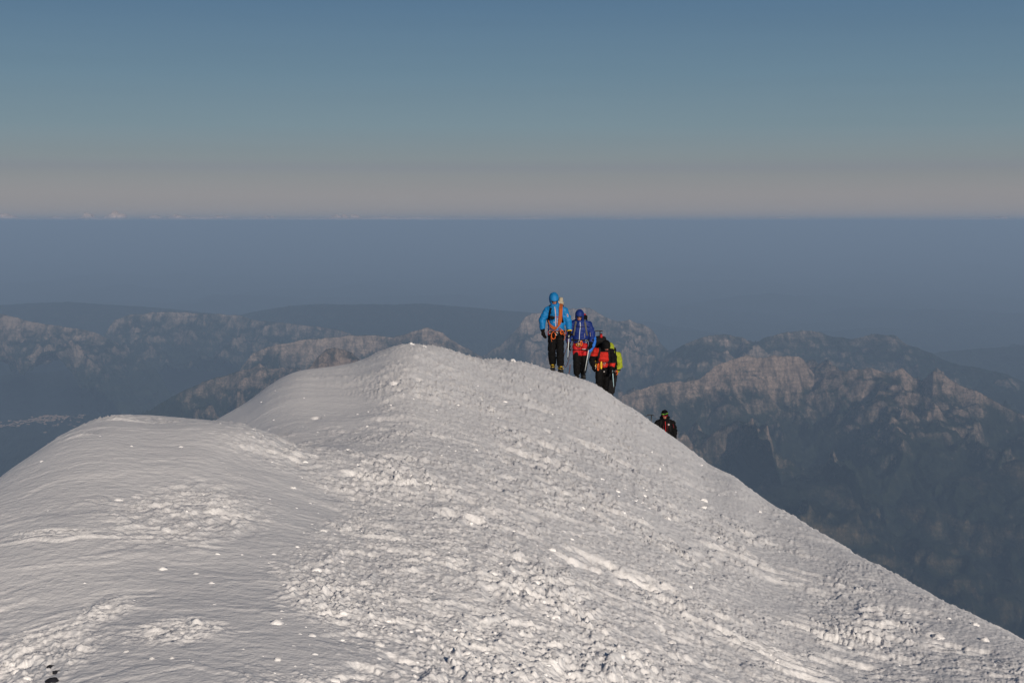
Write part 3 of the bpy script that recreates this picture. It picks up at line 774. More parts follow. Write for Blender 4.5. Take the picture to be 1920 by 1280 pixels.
def boot(person, ankle, d, upper, accent):
    a = V(ankle); d = V((d[0], d[1], 0)).normalized(); s = V((-d.y, d.x, 0)); z0 = a.z - 0.11
    bm = bmesh.new()
    tube(bm, [a + V((0, 0, .10)), a, V((a.x, a.y, z0 + .05))], [(.058, .062), (.055, .060), (.058, .07)], 12)
    base = V((a.x, a.y, z0))
    rot = Matrix((s, -d, V((0, 0, 1)))).transposed()
    superell(bm, base + d * 0.055 + V((0, 0, .045)), (.052, .15, .045), rot, .6)
    superell(bm, base + d * 0.10 + V((0, 0, .06)), (.046, .085, .04), rot, .8)
    o, bvh = fuse('boot', bm, upper, person, 0.012, 3)
    bm = bmesh.new(); superell(bm, base + d * 0.055 + V((0, 0, .006)), (.054, .155, .014), rot, .5); put('sole', bm, 'black_rubber', o)
    bm = bmesh.new()
    P = belt(bvh, base + V((0, 0, .075)), 20, .006); tube(bm, P, (.012, .005), 6, closed=True)
    tube(bm, [base + d * 0.11 + V((0, 0, .115)) - s * .03, base + d * 0.12 + V((0, 0, .12)), base + d * 0.11 + V((0, 0, .115)) + s * .03], .009, 6)
    put('strap', bm, accent, o)
    bm = bmesh.new()
    for k in (-1, 1):
        tube(bm, [base - d * .09 + s * k * .035 + V((0, 0, -.008)), base + d * .10 + s * k * .045 + V((0, 0, -.008)), base + d * .20 + s * k * .02 + V((0, 0, -.008))], (.007, .004), 6)
        for f in (-.08, -.03, .05, .11, .17):
            w_ = .045 if f < .15 else .022
            tube(bm, [base + d * f + s * k * w_ + V((0, 0, -.006)), base + d * (f + (.03 if f > .1 else 0)) + s * k * w_ + V((0, 0, -.045))], [.008, .002], 6)
        tube(bm, [base + d * .18 + s * k * .02, base + d * .235 + s * k * .02 + V((0, 0, -.012))], [.008, .002], 6)
    put('crampon', bm, 'dark_steel', o)
    return o

def hood(parent, c, r, rot, mat, open_w=0.66, open_top=0.22, brim=0.035):
    c = V(c); bm = bmesh.new(); nu, nv = 36, 24; g = []
    for i in range(nv + 1):
        th = -math.pi / 2 * 0.86 + (math.pi / 2 * 1.86) * i / nv
        row = []
        for k in range(nu):
            ph = 2 * math.pi * k / nu
            n = V((math.cos(th) * math.sin(ph), -math.cos(th) * math.cos(ph), math.sin(th)))
            p = V((n.x * r[0], n.y * r[1], n.z * r[2]))
            fr = max(0, -n.y)
            if abs(n.z - open_top) < 0.22 and fr > 0.45: p += V((0, -brim * (fr - 0.45) / 0.55 * (1 - abs(n.z - open_top) / .22), -0.004))
            if n.z > 0.3 and n.y > 0: p.y *= 1.06
            if n.z > 0.75: p.z -= .006 * (n.z - .75) / .25
            if n.z < -0.3: p.x *= 1 + .25 * (-.3 - n.z); p.y *= 1 + .2 * (-.3 - n.z)
            p *= 1 + 0.03 * mnoise.noise(n * 2.2 + c)
            row.append((bm.verts.new(c + rot @ p), n))
        g.append(row)
    for i in range(nv):
        for k in range(nu):
            q = [g[i][k], g[i][(k + 1) % nu], g[i + 1][(k + 1) % nu], g[i + 1][k]]
            n = sum((a[1] for a in q), V()) / 4
            if n.y < -0.25 and abs(n.x) < open_w * (1 if n.z > -0.35 else 0.75) and -0.86 < n.z < open_top: continue
            bm.faces.new([a[0] for a in q])
    bmesh.ops.remove_doubles(bm, verts=bm.verts, dist=0.0005)
    bmesh.ops.delete(bm, geom=[v for v in bm.verts if not v.link_faces], context='VERTS')
    bmesh.ops.recalc_face_normals(bm, faces=bm.faces)
    geo = bmesh.ops.solidify(bm, geom=bm.faces[:], thickness=0.012)
    return put('hood', bm, mat, parent)

def face(person, c, rot, glasses, strap='black_fabric', beard=False):
    c = V(c); at_ = lambda x, y, z: c + rot @ V((x, y, z))
    for k in (-1, 1):
        bm = bmesh.new(); ball(bm, at_(.030 * k, -.084, .008), (.012, .010, .008), rot); put('eye', bm, 'dark_lens', person)
    bm = bmesh.new(); superell(bm, at_(0, -.090, -.062), (.022, .008, .005), rot, .9); put('mouth', bm, 'wine_tape', person)
    if glasses:
        g = None
        bm = bmesh.new()
        if glasses == 'goggles':
            superell(bm, at_(0, -.088, .022), (.078, .035, .036), rot, .5)
            g = put('goggles', bm, 'red_lens', person)
        else:
            for k in (-1, 1): superell(bm, at_(.033 * k, -.096, .012), (.031, .012, .020), rot, .7)
            tube(bm, [at_(-.012, -.108, .018), at_(.012, -.108, .018)], .004, 6)
            for k in (-1, 1): tube(bm, [at_(.062 * k, -.094, .016), at_(.076 * k, -.05, .018), at_(.080 * k, .02, .018)], .004, 6)
            g = put('sunglasses', bm, 'dark_lens', person)

def build_person(loc, J, label, jm, tm, glasses='sunglasses', hood_mat=None, jacket_fn=None, trouser_fn=None, boot_mats=('black_rubber', 'black_fabric'), head_rot=(25, 0, 0), hands=None, glove_s=1.12, puff=1.0):
    P = thing('person', label, 'person', loc, 'roped climbers on the snow ridge')
    hr = Matrix.Rotation(R(head_rot[0]), 3, 'X') @ Matrix.Rotation(R(head_rot[1]), 3, 'Z') @ Matrix.Rotation(R(head_rot[2]), 3, 'Y')
    g = {k: V(v) for k, v in J.items()}
    H = g['head']
    # body: one continuous figure under the clothes
    bm = bmesh.new()
    ball(bm, H + hr @ V((0, 0, .02)), (.076, .096, .108), hr)
    superell(bm, H + hr @ V((0, -.022, -.055)), (.056, .068, .062), hr, .9)
    tube(bm, [H + hr @ V((0, -.085, .022)), H + hr @ V((0, -.108, -.018)), H + hr @ V((0, -.09, -.034))], [.009, .015, .011], 8)
    for k in (-1, 1): ball(bm, H + hr @ V((.078 * k, .008, -.005)), (.012, .022, .032), hr)
    tube(bm, [g['neck'] - (H - g['neck']) * .4, g['neck'], H + hr @ V((0, .02, -.06))], [.075, .062, .058], 12)
    tube(bm, [g['pelvis'], (g['pelvis'] + g['chest']) / 2, g['chest'], g['neck'] * .7 + g['chest'] * .3], [(.15, .10), (.14, .10), (.16, .11), (.11, .08)], 16)
    for s in 'LR':
        tube(bm, [g['chest'] * .5 + g['sh' + s] * .5, g['sh' + s], (g['sh' + s] + g['el' + s]) / 2, g['el' + s], g['wr' + s], g['wr' + s] + (g['wr' + s] - g['el' + s]).normalized() * .05], [.07, .062, .050, .042, .030, .028], 10)
        tube(bm, [g['pelvis'], g['hip' + s], (g['hip' + s] + g['kn' + s]) / 2, g['kn' + s], g['kn' + s] * .6 + g['an' + s] * .4, g['an' + s], g['an' + s] - V((0, 0, .05))], [.10, .088, .075, .055, .056, .042, .04], 10)
    fuse('body', bm, 'skin', P, 0.012, 3)
    face(P, H, hr, glasses)
    # jacket
    bm = bmesh.new(); hem = g['hem']; p = puff
    tube(bm, [hem, hem * .6 + g['pelvis'] * .4, g['pelvis'] * .35 + g['chest'] * .65, g['chest'], g['chest'] * .45 + g['neck'] * .55, g['neck'], g['neck'] * .55 + H * .45],
         [(.188 * p, .150 * p), (.190 * p, .150 * p), (.192 * p, .150 * p), (.205 * p, .155 * p), (.165 * p, .130 * p), (.118, .118), (.100, .105)], 20)
    for s in 'LR':
        sh, el, wr = g['sh' + s], g['el' + s], g['wr' + s]
        ball(bm, sh, (.092 * p, .092 * p, .092 * p)); tube(bm, [g['neck'] * .75 + g['chest'] * .25, g['neck'] * .35 + sh * .65 + V((0, 0, -.01)), sh + V((0, 0, -.01))], [.085, .098 * p, .085 * p], 14)
        tube(bm, [sh, (sh + el) / 2, el, (el + wr) / 2, wr], [.088 * p, .090 * p, .082 * p, .074 * p, .062 * p], 14); ball(bm, el, (.083 * p,) * 3)
    jk, jb = fuse('jacket', bm, jm, P, 0.014, 3, (.014, 11), matfn=jacket_fn)
    if hood_mat: hood(jk, H + hr @ V((0, .012, .012)), (.113, .135, .150), hr, hood_mat)
    # trousers
    bm = bmesh.new()
    tube(bm, [g['pelvis'] + V((0, 0, .06)), g['pelvis'], g['pelvis'] - V((0, 0, .09))], [(.155, .125), (.165, .135), (.14, .12)], 18)
    for s in 'LR':
        h, k, a = g['hip' + s], g['kn' + s], g['an' + s]
        tube(bm, [g['pelvis'] * .5 + h * .5, h, (h + k) / 2, k, (k + a) / 2, a + (k - a).normalized() * .02], [.095, .104, .098, .090, .092, .082], 14)
    tr, tb = fuse('trousers', bm, tm, P, 0.014, 3, (.013, 10), matfn=trouser_fn)
    # gloves and boots
    for s in 'LR':
        el, wr = g['el' + s], g['wr' + s]; d = (wr - el).normalized(); hs = (hands or {}).get(s, {})
        bm = bmesh.new()
        tube(bm, [wr - d * .05, wr, wr + d * .03], [.058, .056, .045], 12)
        hand(bm, wr + d * .03, hs.get('d', d), hs.get('n', (0, -1, 0) if s == 'x' else ((1 if s == 'L' else -1), .3, 0)), 1 if s == 'L' else -1, hs.get('curl', .35), glove_s)
        gl, _ = fuse('glove', bm, hs.get('mat', 'black_fabric'), P, 0.008, 2)
        if hs.get('band'):
            bm = bmesh.new(); tube(bm, [wr + d * .005, wr + d * .022], .062, 12); put('cuff_band', bm, hs['band'], gl)
        boot(P, g['an' + s], J.get('toe' + s, (0.05, -1)), boot_mats[0], boot_mats[1])
    return P, jk, tr, jb, tb, g, hr

def ice_axe(loc, top, tip, pick, label, shaft='pale_alloy'):
    """axe given by its head and spike points in the climber's own frame"""
    top, tip = V(top), V(tip); e = thing('ice_axe', label, 'ice axe', V(loc) + tip, 'ice axes of the climbers')
    d = (tip - top).normalized(); pk = V(pick); pk = (pk - d * pk.dot(d)).normalized(); sd = d.cross(pk)
    tw = lambda p, t: (pk, sd)
    bm = bmesh.new(); tube(bm, [top, tip - d * .07], (.014, .010), 10, twist=tw); put('shaft', bm, shaft, e, tip)
    bm = bmesh.new(); tube(bm, [tip - d * .085, tip - d * .05, tip], [.013, .010, .002], 8); put('spike', bm, 'dark_steel', e, tip)
    hb = bmesh.new()
    tube(hb, smooth_path([top, top + pk * .06 - d * .004, top + pk * .12 + d * .010, top + pk * .17 + d * .035], 4), [(.015, .006)] * 9 + [(.009, .004)] * 3 + [(.003, .002)], 8)
    h = put('pick', hb, 'dark_steel', e, tip)
    bm = bmesh.new(); tube(bm, [top + pk * .01, top - pk * .05 + d * .004, top - pk * .09 + d * .018], [(.013, .007), (.014, .022), (.006, .030)], 8); put('adze', bm, 'dark_steel', e, tip)
    return e

def backpack(loc, c, r, lean, label, body, lid, strap, jb, g, lid_mat=None, straps=True, tilt=0):
    c = V(c); base = c - V((0, 0, r[2])); e = thing('backpack', label, 'backpack', V(loc) + base, 'climbing packs on backs')
    rot = Matrix.Rotation(R(lean), 3, 'X') @ Matrix.Rotation(R(tilt), 3, 'Y')
    bm = bmesh.new(); superell(bm, c, r, rot, .45); b, _ = fuse('pack_body', bm, body, e, .016, 3, (.010, 12), base)
    bm = bmesh.new(); superell(bm, c + rot @ V((0, .01, r[2] * .98)), (r[0] * .92, r[1] * .95, r[2] * .25), rot, .6); fuse('lid', bm, lid, e, .014, 3, (.008, 14), base)
    for k in (-1, 1):
        for zz in (-.3, .4):
            bm = bmesh.new(); tube(bm, [c + rot @ V((k * r[0] * 1.01, -r[1] * .6, r[2] * zz)), c + rot @ V((k * r[0] * 1.02, r[1] * .7, r[2] * zz))], (.012, .004), 6)
            put('side_strap', bm, strap, e, base)
    if straps:
        for s, k in (('L', -1), ('R', 1)):
            sh = g['sh' + s] * .55 + g['neck'] * .45
            x0 = sh.x; zt = sh.z + .05; pel = g['hem']
            bm = bmesh.new()
            ribbon(bm, jb, [(x0, zt - .03), (x0 + .015 * k, zt - .12), (x0 + .03 * k, zt - .24), (x0 + .055 * k, zt - .36)], .055, .010, .006)
            tube(bm, smooth_path([V((x0, front(jb, x0, zt - .04).y - .004, zt - .035)), V((x0, sh.y, zt + .035)), V((x0 * .95, c.y - r[1] * .8, zt - .02))], 4), (.028, .010), 8)
            put('shoulder_strap', bm, strap, e, base)
    return e

def gear(P, jb, tb, g, z_off, belt_mat, items):
    """harness worn over jacket hem: waist belt, leg loops and what hangs from it"""
    hem = g['hem']; c = V((hem.x, hem.y, hem.z + z_off))
    bm = bmesh.new(); tube(bm, belt(jb, c, 36, .004), (.006, .020), 8, closed=True, twist=lambda p, t: ((V((p.x, p.y, 0)) - V((c.x, c.y, 0))).normalized(), V((0, 0, 1))))
    h = put('harness', bm, belt_mat, P)
    for s in 'LR':
        q = g['hip' + s] * .72 + g['kn' + s] * .28
        bm = bmesh.new(); tube(bm, belt(tb, q, 24, .003, rmax=.13, rlim=.112), (.004, .011), 8, closed=True, twist=lambda p, t: ((V((p.x, p.y, 0)) - V((q.x, q.y, 0))).normalized(), V((0, 0, 1))))
        put('leg_loop', bm, belt_mat, h)
    for (nm, x, dz, hgt, w, rad, mat) in items:
        bm = bmesh.new(); y = front(jb, x, c.z, .018).y; y2 = min(y, front(tb, x, c.z - hgt, .02, y).y)
        pts = [V((x, y, c.z + dz)), V((x + w, y - .006, c.z + dz - hgt * .3)), V((x + w * .8, y2, c.z + dz - hgt * .85)), V((x, y2, c.z + dz - hgt)), V((x - w * .8, y2, c.z + dz - hgt * .85)), V((x - w, y - .004, c.z + dz - hgt * .3))]
        tube(bm, smooth_path(pts, 4, True), rad, 7, closed=True)
        put(nm, bm, mat, h)
    return h

def stand(px, py, Y):
    p = at(px, py, Y); p.z = snow_at(p.x, p.y); return p
def report(nm, px, py, Y):
    p = at(px, py, Y); print('FEET', nm, 'want z %.2f' % p.z, 'snow z %.2f' % snow_at(p.x, p.y))

# ---- first climber: sky-blue jacket
L1 = at(1043, 694, 33.0); report('1', 1043, 694, 33.0); L1.z = max(L1.z - .03, snow_at(L1.x, L1.y) + .0)
J1 = dict(head=(-.06, -.07, 1.665), neck=(-.035, -.02, 1.50), chest=(-.01, .01, 1.27), pelvis=(0, .03, .93), hem=(0, .02, .88),
          shL=(-.215, .01, 1.395), shR=(.185, .01, 1.395), elL=(-.325, .02, 1.18), elR=(.270, .02, 1.17), wrL=(-.315, -.05, .965), wrR=(.295, -.06, .955),
          hipL=(-.095, .03, .86), hipR=(.085, .02, .86), knL=(-.105, .03, .47), knR=(.085, -.06, .48), anL=(-.075, .16, .14), anR=(.095, -.03, .115), toeL=(-.1, -1), toeR=(.12, -1))
P1, jk, tr, jb, tb, g, hr = build_person(L1, J1, 'person in sky-blue hooded jacket and black trousers leading, orange rope coiled across chest', 'sky_blue_fabric', 'black_fabric', None, 'sky_blue_fabric',
    puff=1.0, boot_mats=('black_rubber', 'yellow_plastic'), head_rot=(30, 6, 0), hands={'R': dict(band='yellow_plastic', curl=1.0, d=(-.05, -.1, -1), n=(-.4, -1, 0)), 'L': dict(d=(.25, -.1, -1), n=(.6, -.7, 0), curl=.45)})
bm = bmesh.new(); ribbon(bm, jb, [(-.045, 1.50), (-.03, 1.38), (-.02, 1.2), (-.02, 1.0)], .014, .004, .004); zp = put('zip', bm, 'white_tape', jk)
bm = bmesh.new(); ribbon(bm, jb, [(-.028, 1.46), (-.015, 1.3), (-.005, 1.12), (-.008, 1.0)], .010, .004, .004); put('zip_flap', bm, 'wine_tape', jk)
bm = bmesh.new(); ribbon(bm, jb, [(-.10, 1.27), (-.02, 1.262), (.05, 1.27)], .014, .004, .005); put('chest_strap', bm, 'wine_tape', jk)
for x, z in ((.02, 1.22), (.022, 1.185), (.018, 1.15), (.022, 1.115), (-.055, 1.14)):
    bm = bmesh.new(); ribbon(bm, jb, [(x - .012, z), (x + .012, z + .004)], .012, .002, .003); put('chest_print', bm, 'white_tape', jk)
bm = bmesh.new(); ribbon(bm, jb, [(.245, 1.33), (.262, 1.26)], .030, .003, .003); q = put('arm_patch', bm, 'white_tape', jk)
bm = bmesh.new(); ribbon(bm, jb, [(.249, 1.325), (.260, 1.27)], .014, .003, .006); put('arm_print', bm, 'wine_tape', jk)
gear(P1, jb, tb, g, .05, 'charcoal_fabric', [('carabiner', -.15, .02, .07, .022, .005, 'steel'), ('carabiner', -.17, .01, .09, .026, .006, 'red_fabric'), ('carabiner', .01, .0, .08, .02, .005, 'steel'), ('carabiner', .13, .01, .07, .02, .005, 'dark_steel'),
     ('sling', -.07, -.01, .16, .045, .008, 'orange_tape'), ('sling', .12, .03, .09, .03, .012, 'orange_tape'), ('sling', -.03, -.01, .10, .05, .010, 'black_fabric')])
backpack(L1, (.02, .24, 1.30), (.17, .11, .27), 6, 'black pack with beige top on the back of the sky-blue jacketed leader', 'black_fabric', 'beige_fabric', 'black_fabric', jb, g)
bm = bmesh.new(); superell(bm, V((.105, .20, 1.60)), (.055, .08, .10), None, .7); 
e = thing('stuff_bag', 'beige rolled bundle sticking up behind the sky-blue hood', 'bag', L1 + V((.105, .20, 1.50))); fuse('bag_body', bm, 'beige_fabric', e, .012, 3, (.008, 16), V((.105, .20, 1.50)))
bm = bmesh.new(); tube(bm, [V((.105, .20, 1.665)), V((.105, .20, 1.685))], .052, 14); put('strap', bm, 'grey_fabric', e, V((.105, .20, 1.50)))
# camera pouch on the left strap
bm = bmesh.new(); y = front(jb, -.10, 1.26).y; superell(bm, V((-.105, y - .035, 1.255)), (.062, .045, .038), Matrix.Rotation(R(12), 3, 'Y'), .5)
e = thing('pouch', 'small black pouch clipped to the chest strap of the leader', 'pouch', L1 + V((-.105, y - .035, 1.217))); put('pouch_body', bm, 'black_fabric', e, V((-.105, y - .035, 1.217)))
bm = bmesh.new(); superell(bm, V((-.105, y - .062, 1.275)), (.055, .022, .016), Matrix.Rotation(R(12), 3, 'Y'), .5); put('flap', bm, 'charcoal_fabric', e, V((-.105, y - .035, 1.217)))
# orange rope coil
e = thing('rope_coil', 'orange climbing rope coiled over shoulder and chest of the leader', 'rope', L1 + V((0, 0, .95)))
for k in range(8):
    o = (k - 3.5); rr = random.Random(k)
    xs = [(.095 + .0105 * o, 1.47), (.092 + .010 * o, 1.34), (.075 + .010 * o, 1.18), (.045 + .006 * o, 1.06 + .004 * o), (-.02, 1.005 + .008 * o), (-.09, 1.02 + .010 * o), (-.15 - .003 * o, 1.08 + .012 * o), (-.185, 1.16 + .010 * o)]
    pts = []
    for x, z in xs:
        f = front(jb, x, z, .012 + .006 * (k % 2) + .012 * abs(math.sin(k * 2.1))); f.x += rr.uniform(-.004, .004); pts.append(f)
    ym = [p.y for p in pts]
    for i in range(1, len(pts) - 1): pts[i].y = min(pts[i].y, (ym[i - 1] + ym[i + 1]) / 2)
    pts += [V((-.20, .10, 1.24 + .01 * o)), V((-.10, .20, 1.36)), V((.06 + .008 * o, .15, 1.52)), V((.10 + .010 * o, .04, 1.545))]
    bm = bmesh.new(); tube(bm, smooth_path(pts, 4, True), .0100, 7, closed=True); put('rope_strand', bm, 'orange_rope', e, V((0, 0, .95)))
for pts in ([(.06, 1.02), (.12, .97), (.17, .90), (.19, .80), (.165, .74)], [(.05, 1.0), (.10, .93), (.16, .86), (.215, .88), (.20, .96)], [(-.09, .92), (-.125, .86), (-.125, .78), (-.11, .70)], [(-.16, 1.04), (-.15, .97), (-.05, .945), (.06, .955)]):
    bm = bmesh.new(); P = [min((front(jb, x, z, .02), front(tb, x, z, .02)), key=lambda v: v.y) for x, z in pts]
    tube(bm, smooth_path(P, 5), .0075, 7); put('rope_tail', bm, 'orange_rope', e, V((0, 0, .95)))
ice_axe(L1, (.285, -.12, .85), (.255, -.14, .27), (-.3, -1, 0), 'ice axe with pale shaft hanging from left glove of the sky-blue leader')

# ---- second climber: royal-blue jacket, red trousers with black legs
L2 = at(1088, 715, 35.5); report('2', 1088, 715, 35.5); L2.z = min(max(L2.z, snow_at(L2.x, L2.y)), L2.z + .12)
J2 = dict(head=(-.03, -.10, 1.595), neck=(-.015, -.02, 1.455), chest=(0, .01, 1.23), pelvis=(0, .05, .92), hem=(0, .03, .89),
          shL=(-.20, .01, 1.38), shR=(.205, .0, 1.37), elL=(-.285, .03, 1.15), elR=(.290, .03, 1.14), wrL=(-.29, -.06, .93), wrR=(.255, -.10, .925),
          hipL=(-.10, .05, .85), hipR=(.09, .05, .85), knL=(-.095, -.03, .47), knR=(.10, .03, .47), anL=(-.085, .0, .12), anR=(.075, .2, .14), toeL=(-.1, -1), toeR=(.1, -1))
def tf2(c): return 1 if c.z < .60 + .10 * math.exp(-((c.x + .10) / .07) ** 2) * (1 if c.x < -.05 else .2) - .35 * (c.x - .02 if c.x > .02 else 0) * -1 * .3 else 0
P2, jk, tr, jb, tb, g, hr = build_person(L2, J2, 'person in royal-blue hooded jacket and sunglasses with red and black trousers, second in line', 'royal_blue_fabric', ['red_fabric', 'black_fabric'], 'sunglasses', 'royal_blue_fabric', trouser_fn=tf2,
    head_rot=(18, -8, 0), hands={'R': dict(curl=1.0, d=(-.3, -.2, -1), n=(-.6, -1, 0)), 'L': dict(curl=.5)})
bm = bmesh.new(); ribbon(bm, jb, [(-.02, 1.44), (-.01, 1.34), (-.025, 1.2), (-.035, 1.0)], .016, .004, .004); put('zip', bm, 'pale_alloy', jk)
bm = bmesh.new(); ribbon(bm, jb, [(-.14, 1.34), (-.02, 1.325), (.10, 1.33)], .014, .004, .006); put('chest_strap', bm, 'charcoal_fabric', jk)
for x in (.235,):
    bm = bmesh.new(); ribbon(bm, jb, [(x, 1.18), (x + .008, 1.08)], .010, .004, .004); put('pocket_zip', bm, 'beige_fabric', jk)
bm = bmesh.new(); ribbon(bm, jb, [(.095, 1.16), (.10, 1.05)], .010, .004, .004); put('pocket_zip', bm, 'beige_fabric', jk)
bm = bmesh.new(); ribbon(bm, tb, [(.04, .77), (.08, .765), (.13, .77)], .014, .003, .003); put('trouser_print', bm, 'white_tape', tr)
gear(P2, jb, tb, g, .10, 'charcoal_fabric', [('carabiner', -.03, .0, .10, .03, .006, 'steel'), ('carabiner', .02, -.02, .08, .022, .006, 'dark_steel'), ('sling', .015, -.01, .13, .02, .010, 'orange_tape'), ('carabiner', -.06, -.07, .06, .05, .006, 'yellow_plastic'), ('carabiner', .14, .01, .07, .02, .005, 'steel'), ('sling', -.03, -.02, .15, .05, .007, 'grey_fabric')])
backpack(L2, (.03, .25, 1.27), (.17, .11, .27), 8, 'black pack with red top on the back of the royal-blue jacketed climber', 'black_fabric', 'black_fabric', 'grey_fabric', jb, g)
e = thing('rope_bag', 'small black pouch with red top behind the royal-blue hood', 'bag', L2 + V((.10, .20, 1.42)))
bm = bmesh.new(); superell(bm, V((.10, .20, 1.50)), (.045, .06, .11), None, .6); put('bag_body', bm, 'black_fabric', e, V((.10, .20, 1.42)))
bm = bmesh.new(); superell(bm, V((.10, .20, 1.61)), (.042, .055, .018), None, .6); put('bag_top', bm, 'red_fabric', e, V((.10, .20, 1.42)))
ice_axe(L2, (.205, -.16, .80), (.10, -.10, .17), (-.4, -1, 0), 'ice axe with grey shaft held by the royal-blue jacketed climber')
# bright blue cloth hanging behind the second climber's arm
e = thing('hanging_jacket', 'bright blue cloth hanging beside the arm of the royal-blue jacketed climber', 'cloth', L2 + V((.30, .22, .70)))
bm = bmesh.new(); tube(bm, smooth_path([V((.30, .20, 1.18)), V((.345, .20, 1.05)), V((.35, .20, .90)), V((.30, .19, .78)), V((.22, .18, .68))], 4), [(.03, .05)] * 4 + [(.05, .06)] * 8 + [(.04, .05)] * 4 + [(.02, .03)], 12)
fuse('cloth_body', bm, 'bright_blue_fabric', e, .012, 3, (.008, 15), V((.30, .22, .70)))

# ---- third climber: red jacket, bent forward under a black pack
L3 = at(1130, 752, 37.5); report('3', 1130, 752, 37.5); L3.z = min(max(L3.z, snow_at(L3.x, L3.y)), L3.z + .12)
J3 = dict(head=(.065, -.30, 1.36), neck=(.03, -.19, 1.27), chest=(.0, -.08, 1.08), pelvis=(-.02, .12, .85), hem=(0, .08, .78),
          shL=(-.19, -.12, 1.20), shR=(.20, -.10, 1.20), elL=(-.29, -.06, .98), elR=(.26, -.08, .98), wrL=(-.27, -.22, .84), wrR=(.225, -.20, .80),
          hipL=(-.10, .12, .79), hipR=(.09, .12, .79), knL=(-.10, .0, .45), knR=(.10, .06, .45), anL=(-.08, .12, .12), anR=(.09, .22, .13), toeL=(-.1, -1), toeR=(.1, -1))
P3, jk, tr, jb, tb, g, hr = build_person(L3, J3, 'person in red jacket bent forward, third in line, with black dark hood', ['orange_red_fabric', 'black_fabric'], 'black_fabric', 'sunglasses', 'black_fabric',
    jacket_fn=lambda c: 1 if (c.x > .15 and c.z > .90) or (c.z > 1.20 and c.x > -.08) or (c.x < -.14 and c.z < 1.08) else 0, head_rot=(38, 10, 0), hands={'R': dict(curl=1.0, d=(0, -.2, -1), n=(-.5, -1, 0)), 'L': dict(curl=.5)})
gear(P3, jb, tb, g, .14, 'charcoal_fabric', [('sling', -.05, .02, .19, .012, .012, 'yellow_plastic'), ('sling', -.19, .05, .18, .012, .011, 'yellow_plastic'), ('sling', -.13, -.04, .18, .02, .010, 'orange_tape'), ('carabiner', -.21, -.08, .08, .02, .005, 'steel'), ('carabiner', .03, .0, .08, .02, .005, 'steel')])
bm = bmesh.new(); ribbon(bm, tb, [(.02, .66), (.05, .655)], .03, .003, .003); put('trouser_print', bm, 'white_tape', tr)
e = thing('stuff_bag', 'small grey bundle on the left top of the black pack', 'bag', L3 + V((-.17, .14, 1.40))); bm = bmesh.new(); superell(bm, V((-.17, .14, 1.47)), (.05, .06, .075), None, .6); fuse('bag_body', bm, 'beige_fabric', e, .012, 2, (.008, 16), V((-.17, .14, 1.40)))
bm = bmesh.new(); tube(bm, [V((-.17, .14, 1.50)), V((-.17, .14, 1.515))], .056, 12); put('strap', bm, 'black_fabric', e, V((-.17, .14, 1.40)))
backpack(L3, (-.06, .20, 1.26), (.17, .14, .26), 26, 'black pack on the back of the red-jacketed climber, axe strapped to it', 'black_fabric', 'charcoal_fabric', 'charcoal_fabric', jb, g)
e = thing('stuff_bag', 'small red bundle strapped on top of the black pack', 'bag', L3 + V((-.04, .12, 1.50))); bm = bmesh.new(); superell(bm, V((-.04, .12, 1.57)), (.035, .06, .07), None, .6); put('bag_body', bm, 'red_fabric', e, V((-.04, .12, 1.50)))
bm = bmesh.new(); tube(bm, [V((-.04, .12, 1.635)), V((-.04, .12, 1.655))], .028, 10); put('strap', bm, 'black_fabric', e, V((-.04, .12, 1.50)))
ice_axe(L3, (-.075, .10, 1.72), (-.07, .10, 1.12), (-1, .1, 0), 'black ice axe strapped upright on the pack of the red-jacketed climber', 'dark_steel')
ice_axe(L3, (.235, -.26, .73), (.275, -.24, .22), (-.2, -1, 0), 'ice axe with light blue shaft held by the red-jacketed climber', 'blue_alloy')

# ---- fourth climber: lime jacket
L4 = at(1145, 748, 39.5); report('4', 1145, 748, 39.5); L4.z = min(max(L4.z, snow_at(L4.x, L4.y)), L4.z + .12)
J4 = dict(head=(-.03, -.16, 1.42), neck=(-.01, -.08, 1.30), chest=(.02, .0, 1.08), pelvis=(.03, .12, .80), hem=(.03, .09, .72),
          shL=(-.18, -.02, 1.20), shR=(.20, -.02, 1.22), elL=(-.26, .0, .98), elR=(.245, .0, .92), wrL=(-.24, -.14, .80), wrR=(.12, -.16, .74),
          hipL=(-.08, .12, .74), hipR=(.10, .12, .74), knL=(-.08, .0, .43), knR=(.06, .04, .42), anL=(-.07, .10, .12), anR=(.02, .12, .13), toeL=(-.1, -1), toeR=(.1, -1))
P4, jk, tr, jb, tb, g, hr = build_person(L4, J4, 'person in lime-yellow hooded jacket behind the red-jacketed climber', ['lime_fabric', 'black_fabric'], 'charcoal_fabric', 'sunglasses', 'lime_fabric', jacket_fn=lambda c: 1 if abs(c.x - .0) < .165 and c.z < 1.22 else 0, head_rot=(35, 0, 0), hands={'R': dict(curl=.9, d=(-.4, -.4, -1)), 'L': dict(curl=.5)})
gear(P4, jb, tb, g, .10, 'charcoal_fabric', [('carabiner', .12, .0, .08, .02, .005, 'steel'), ('sling', .15, .0, .12, .02, .008, 'orange_tape')])
backpack(L4, (.0, .22, 1.12), (.17, .12, .25), 22, 'black pack with lime side on the back of the lime-jacketed climber', 'black_fabric', 'black_fabric', 'black_fabric', jb, g)

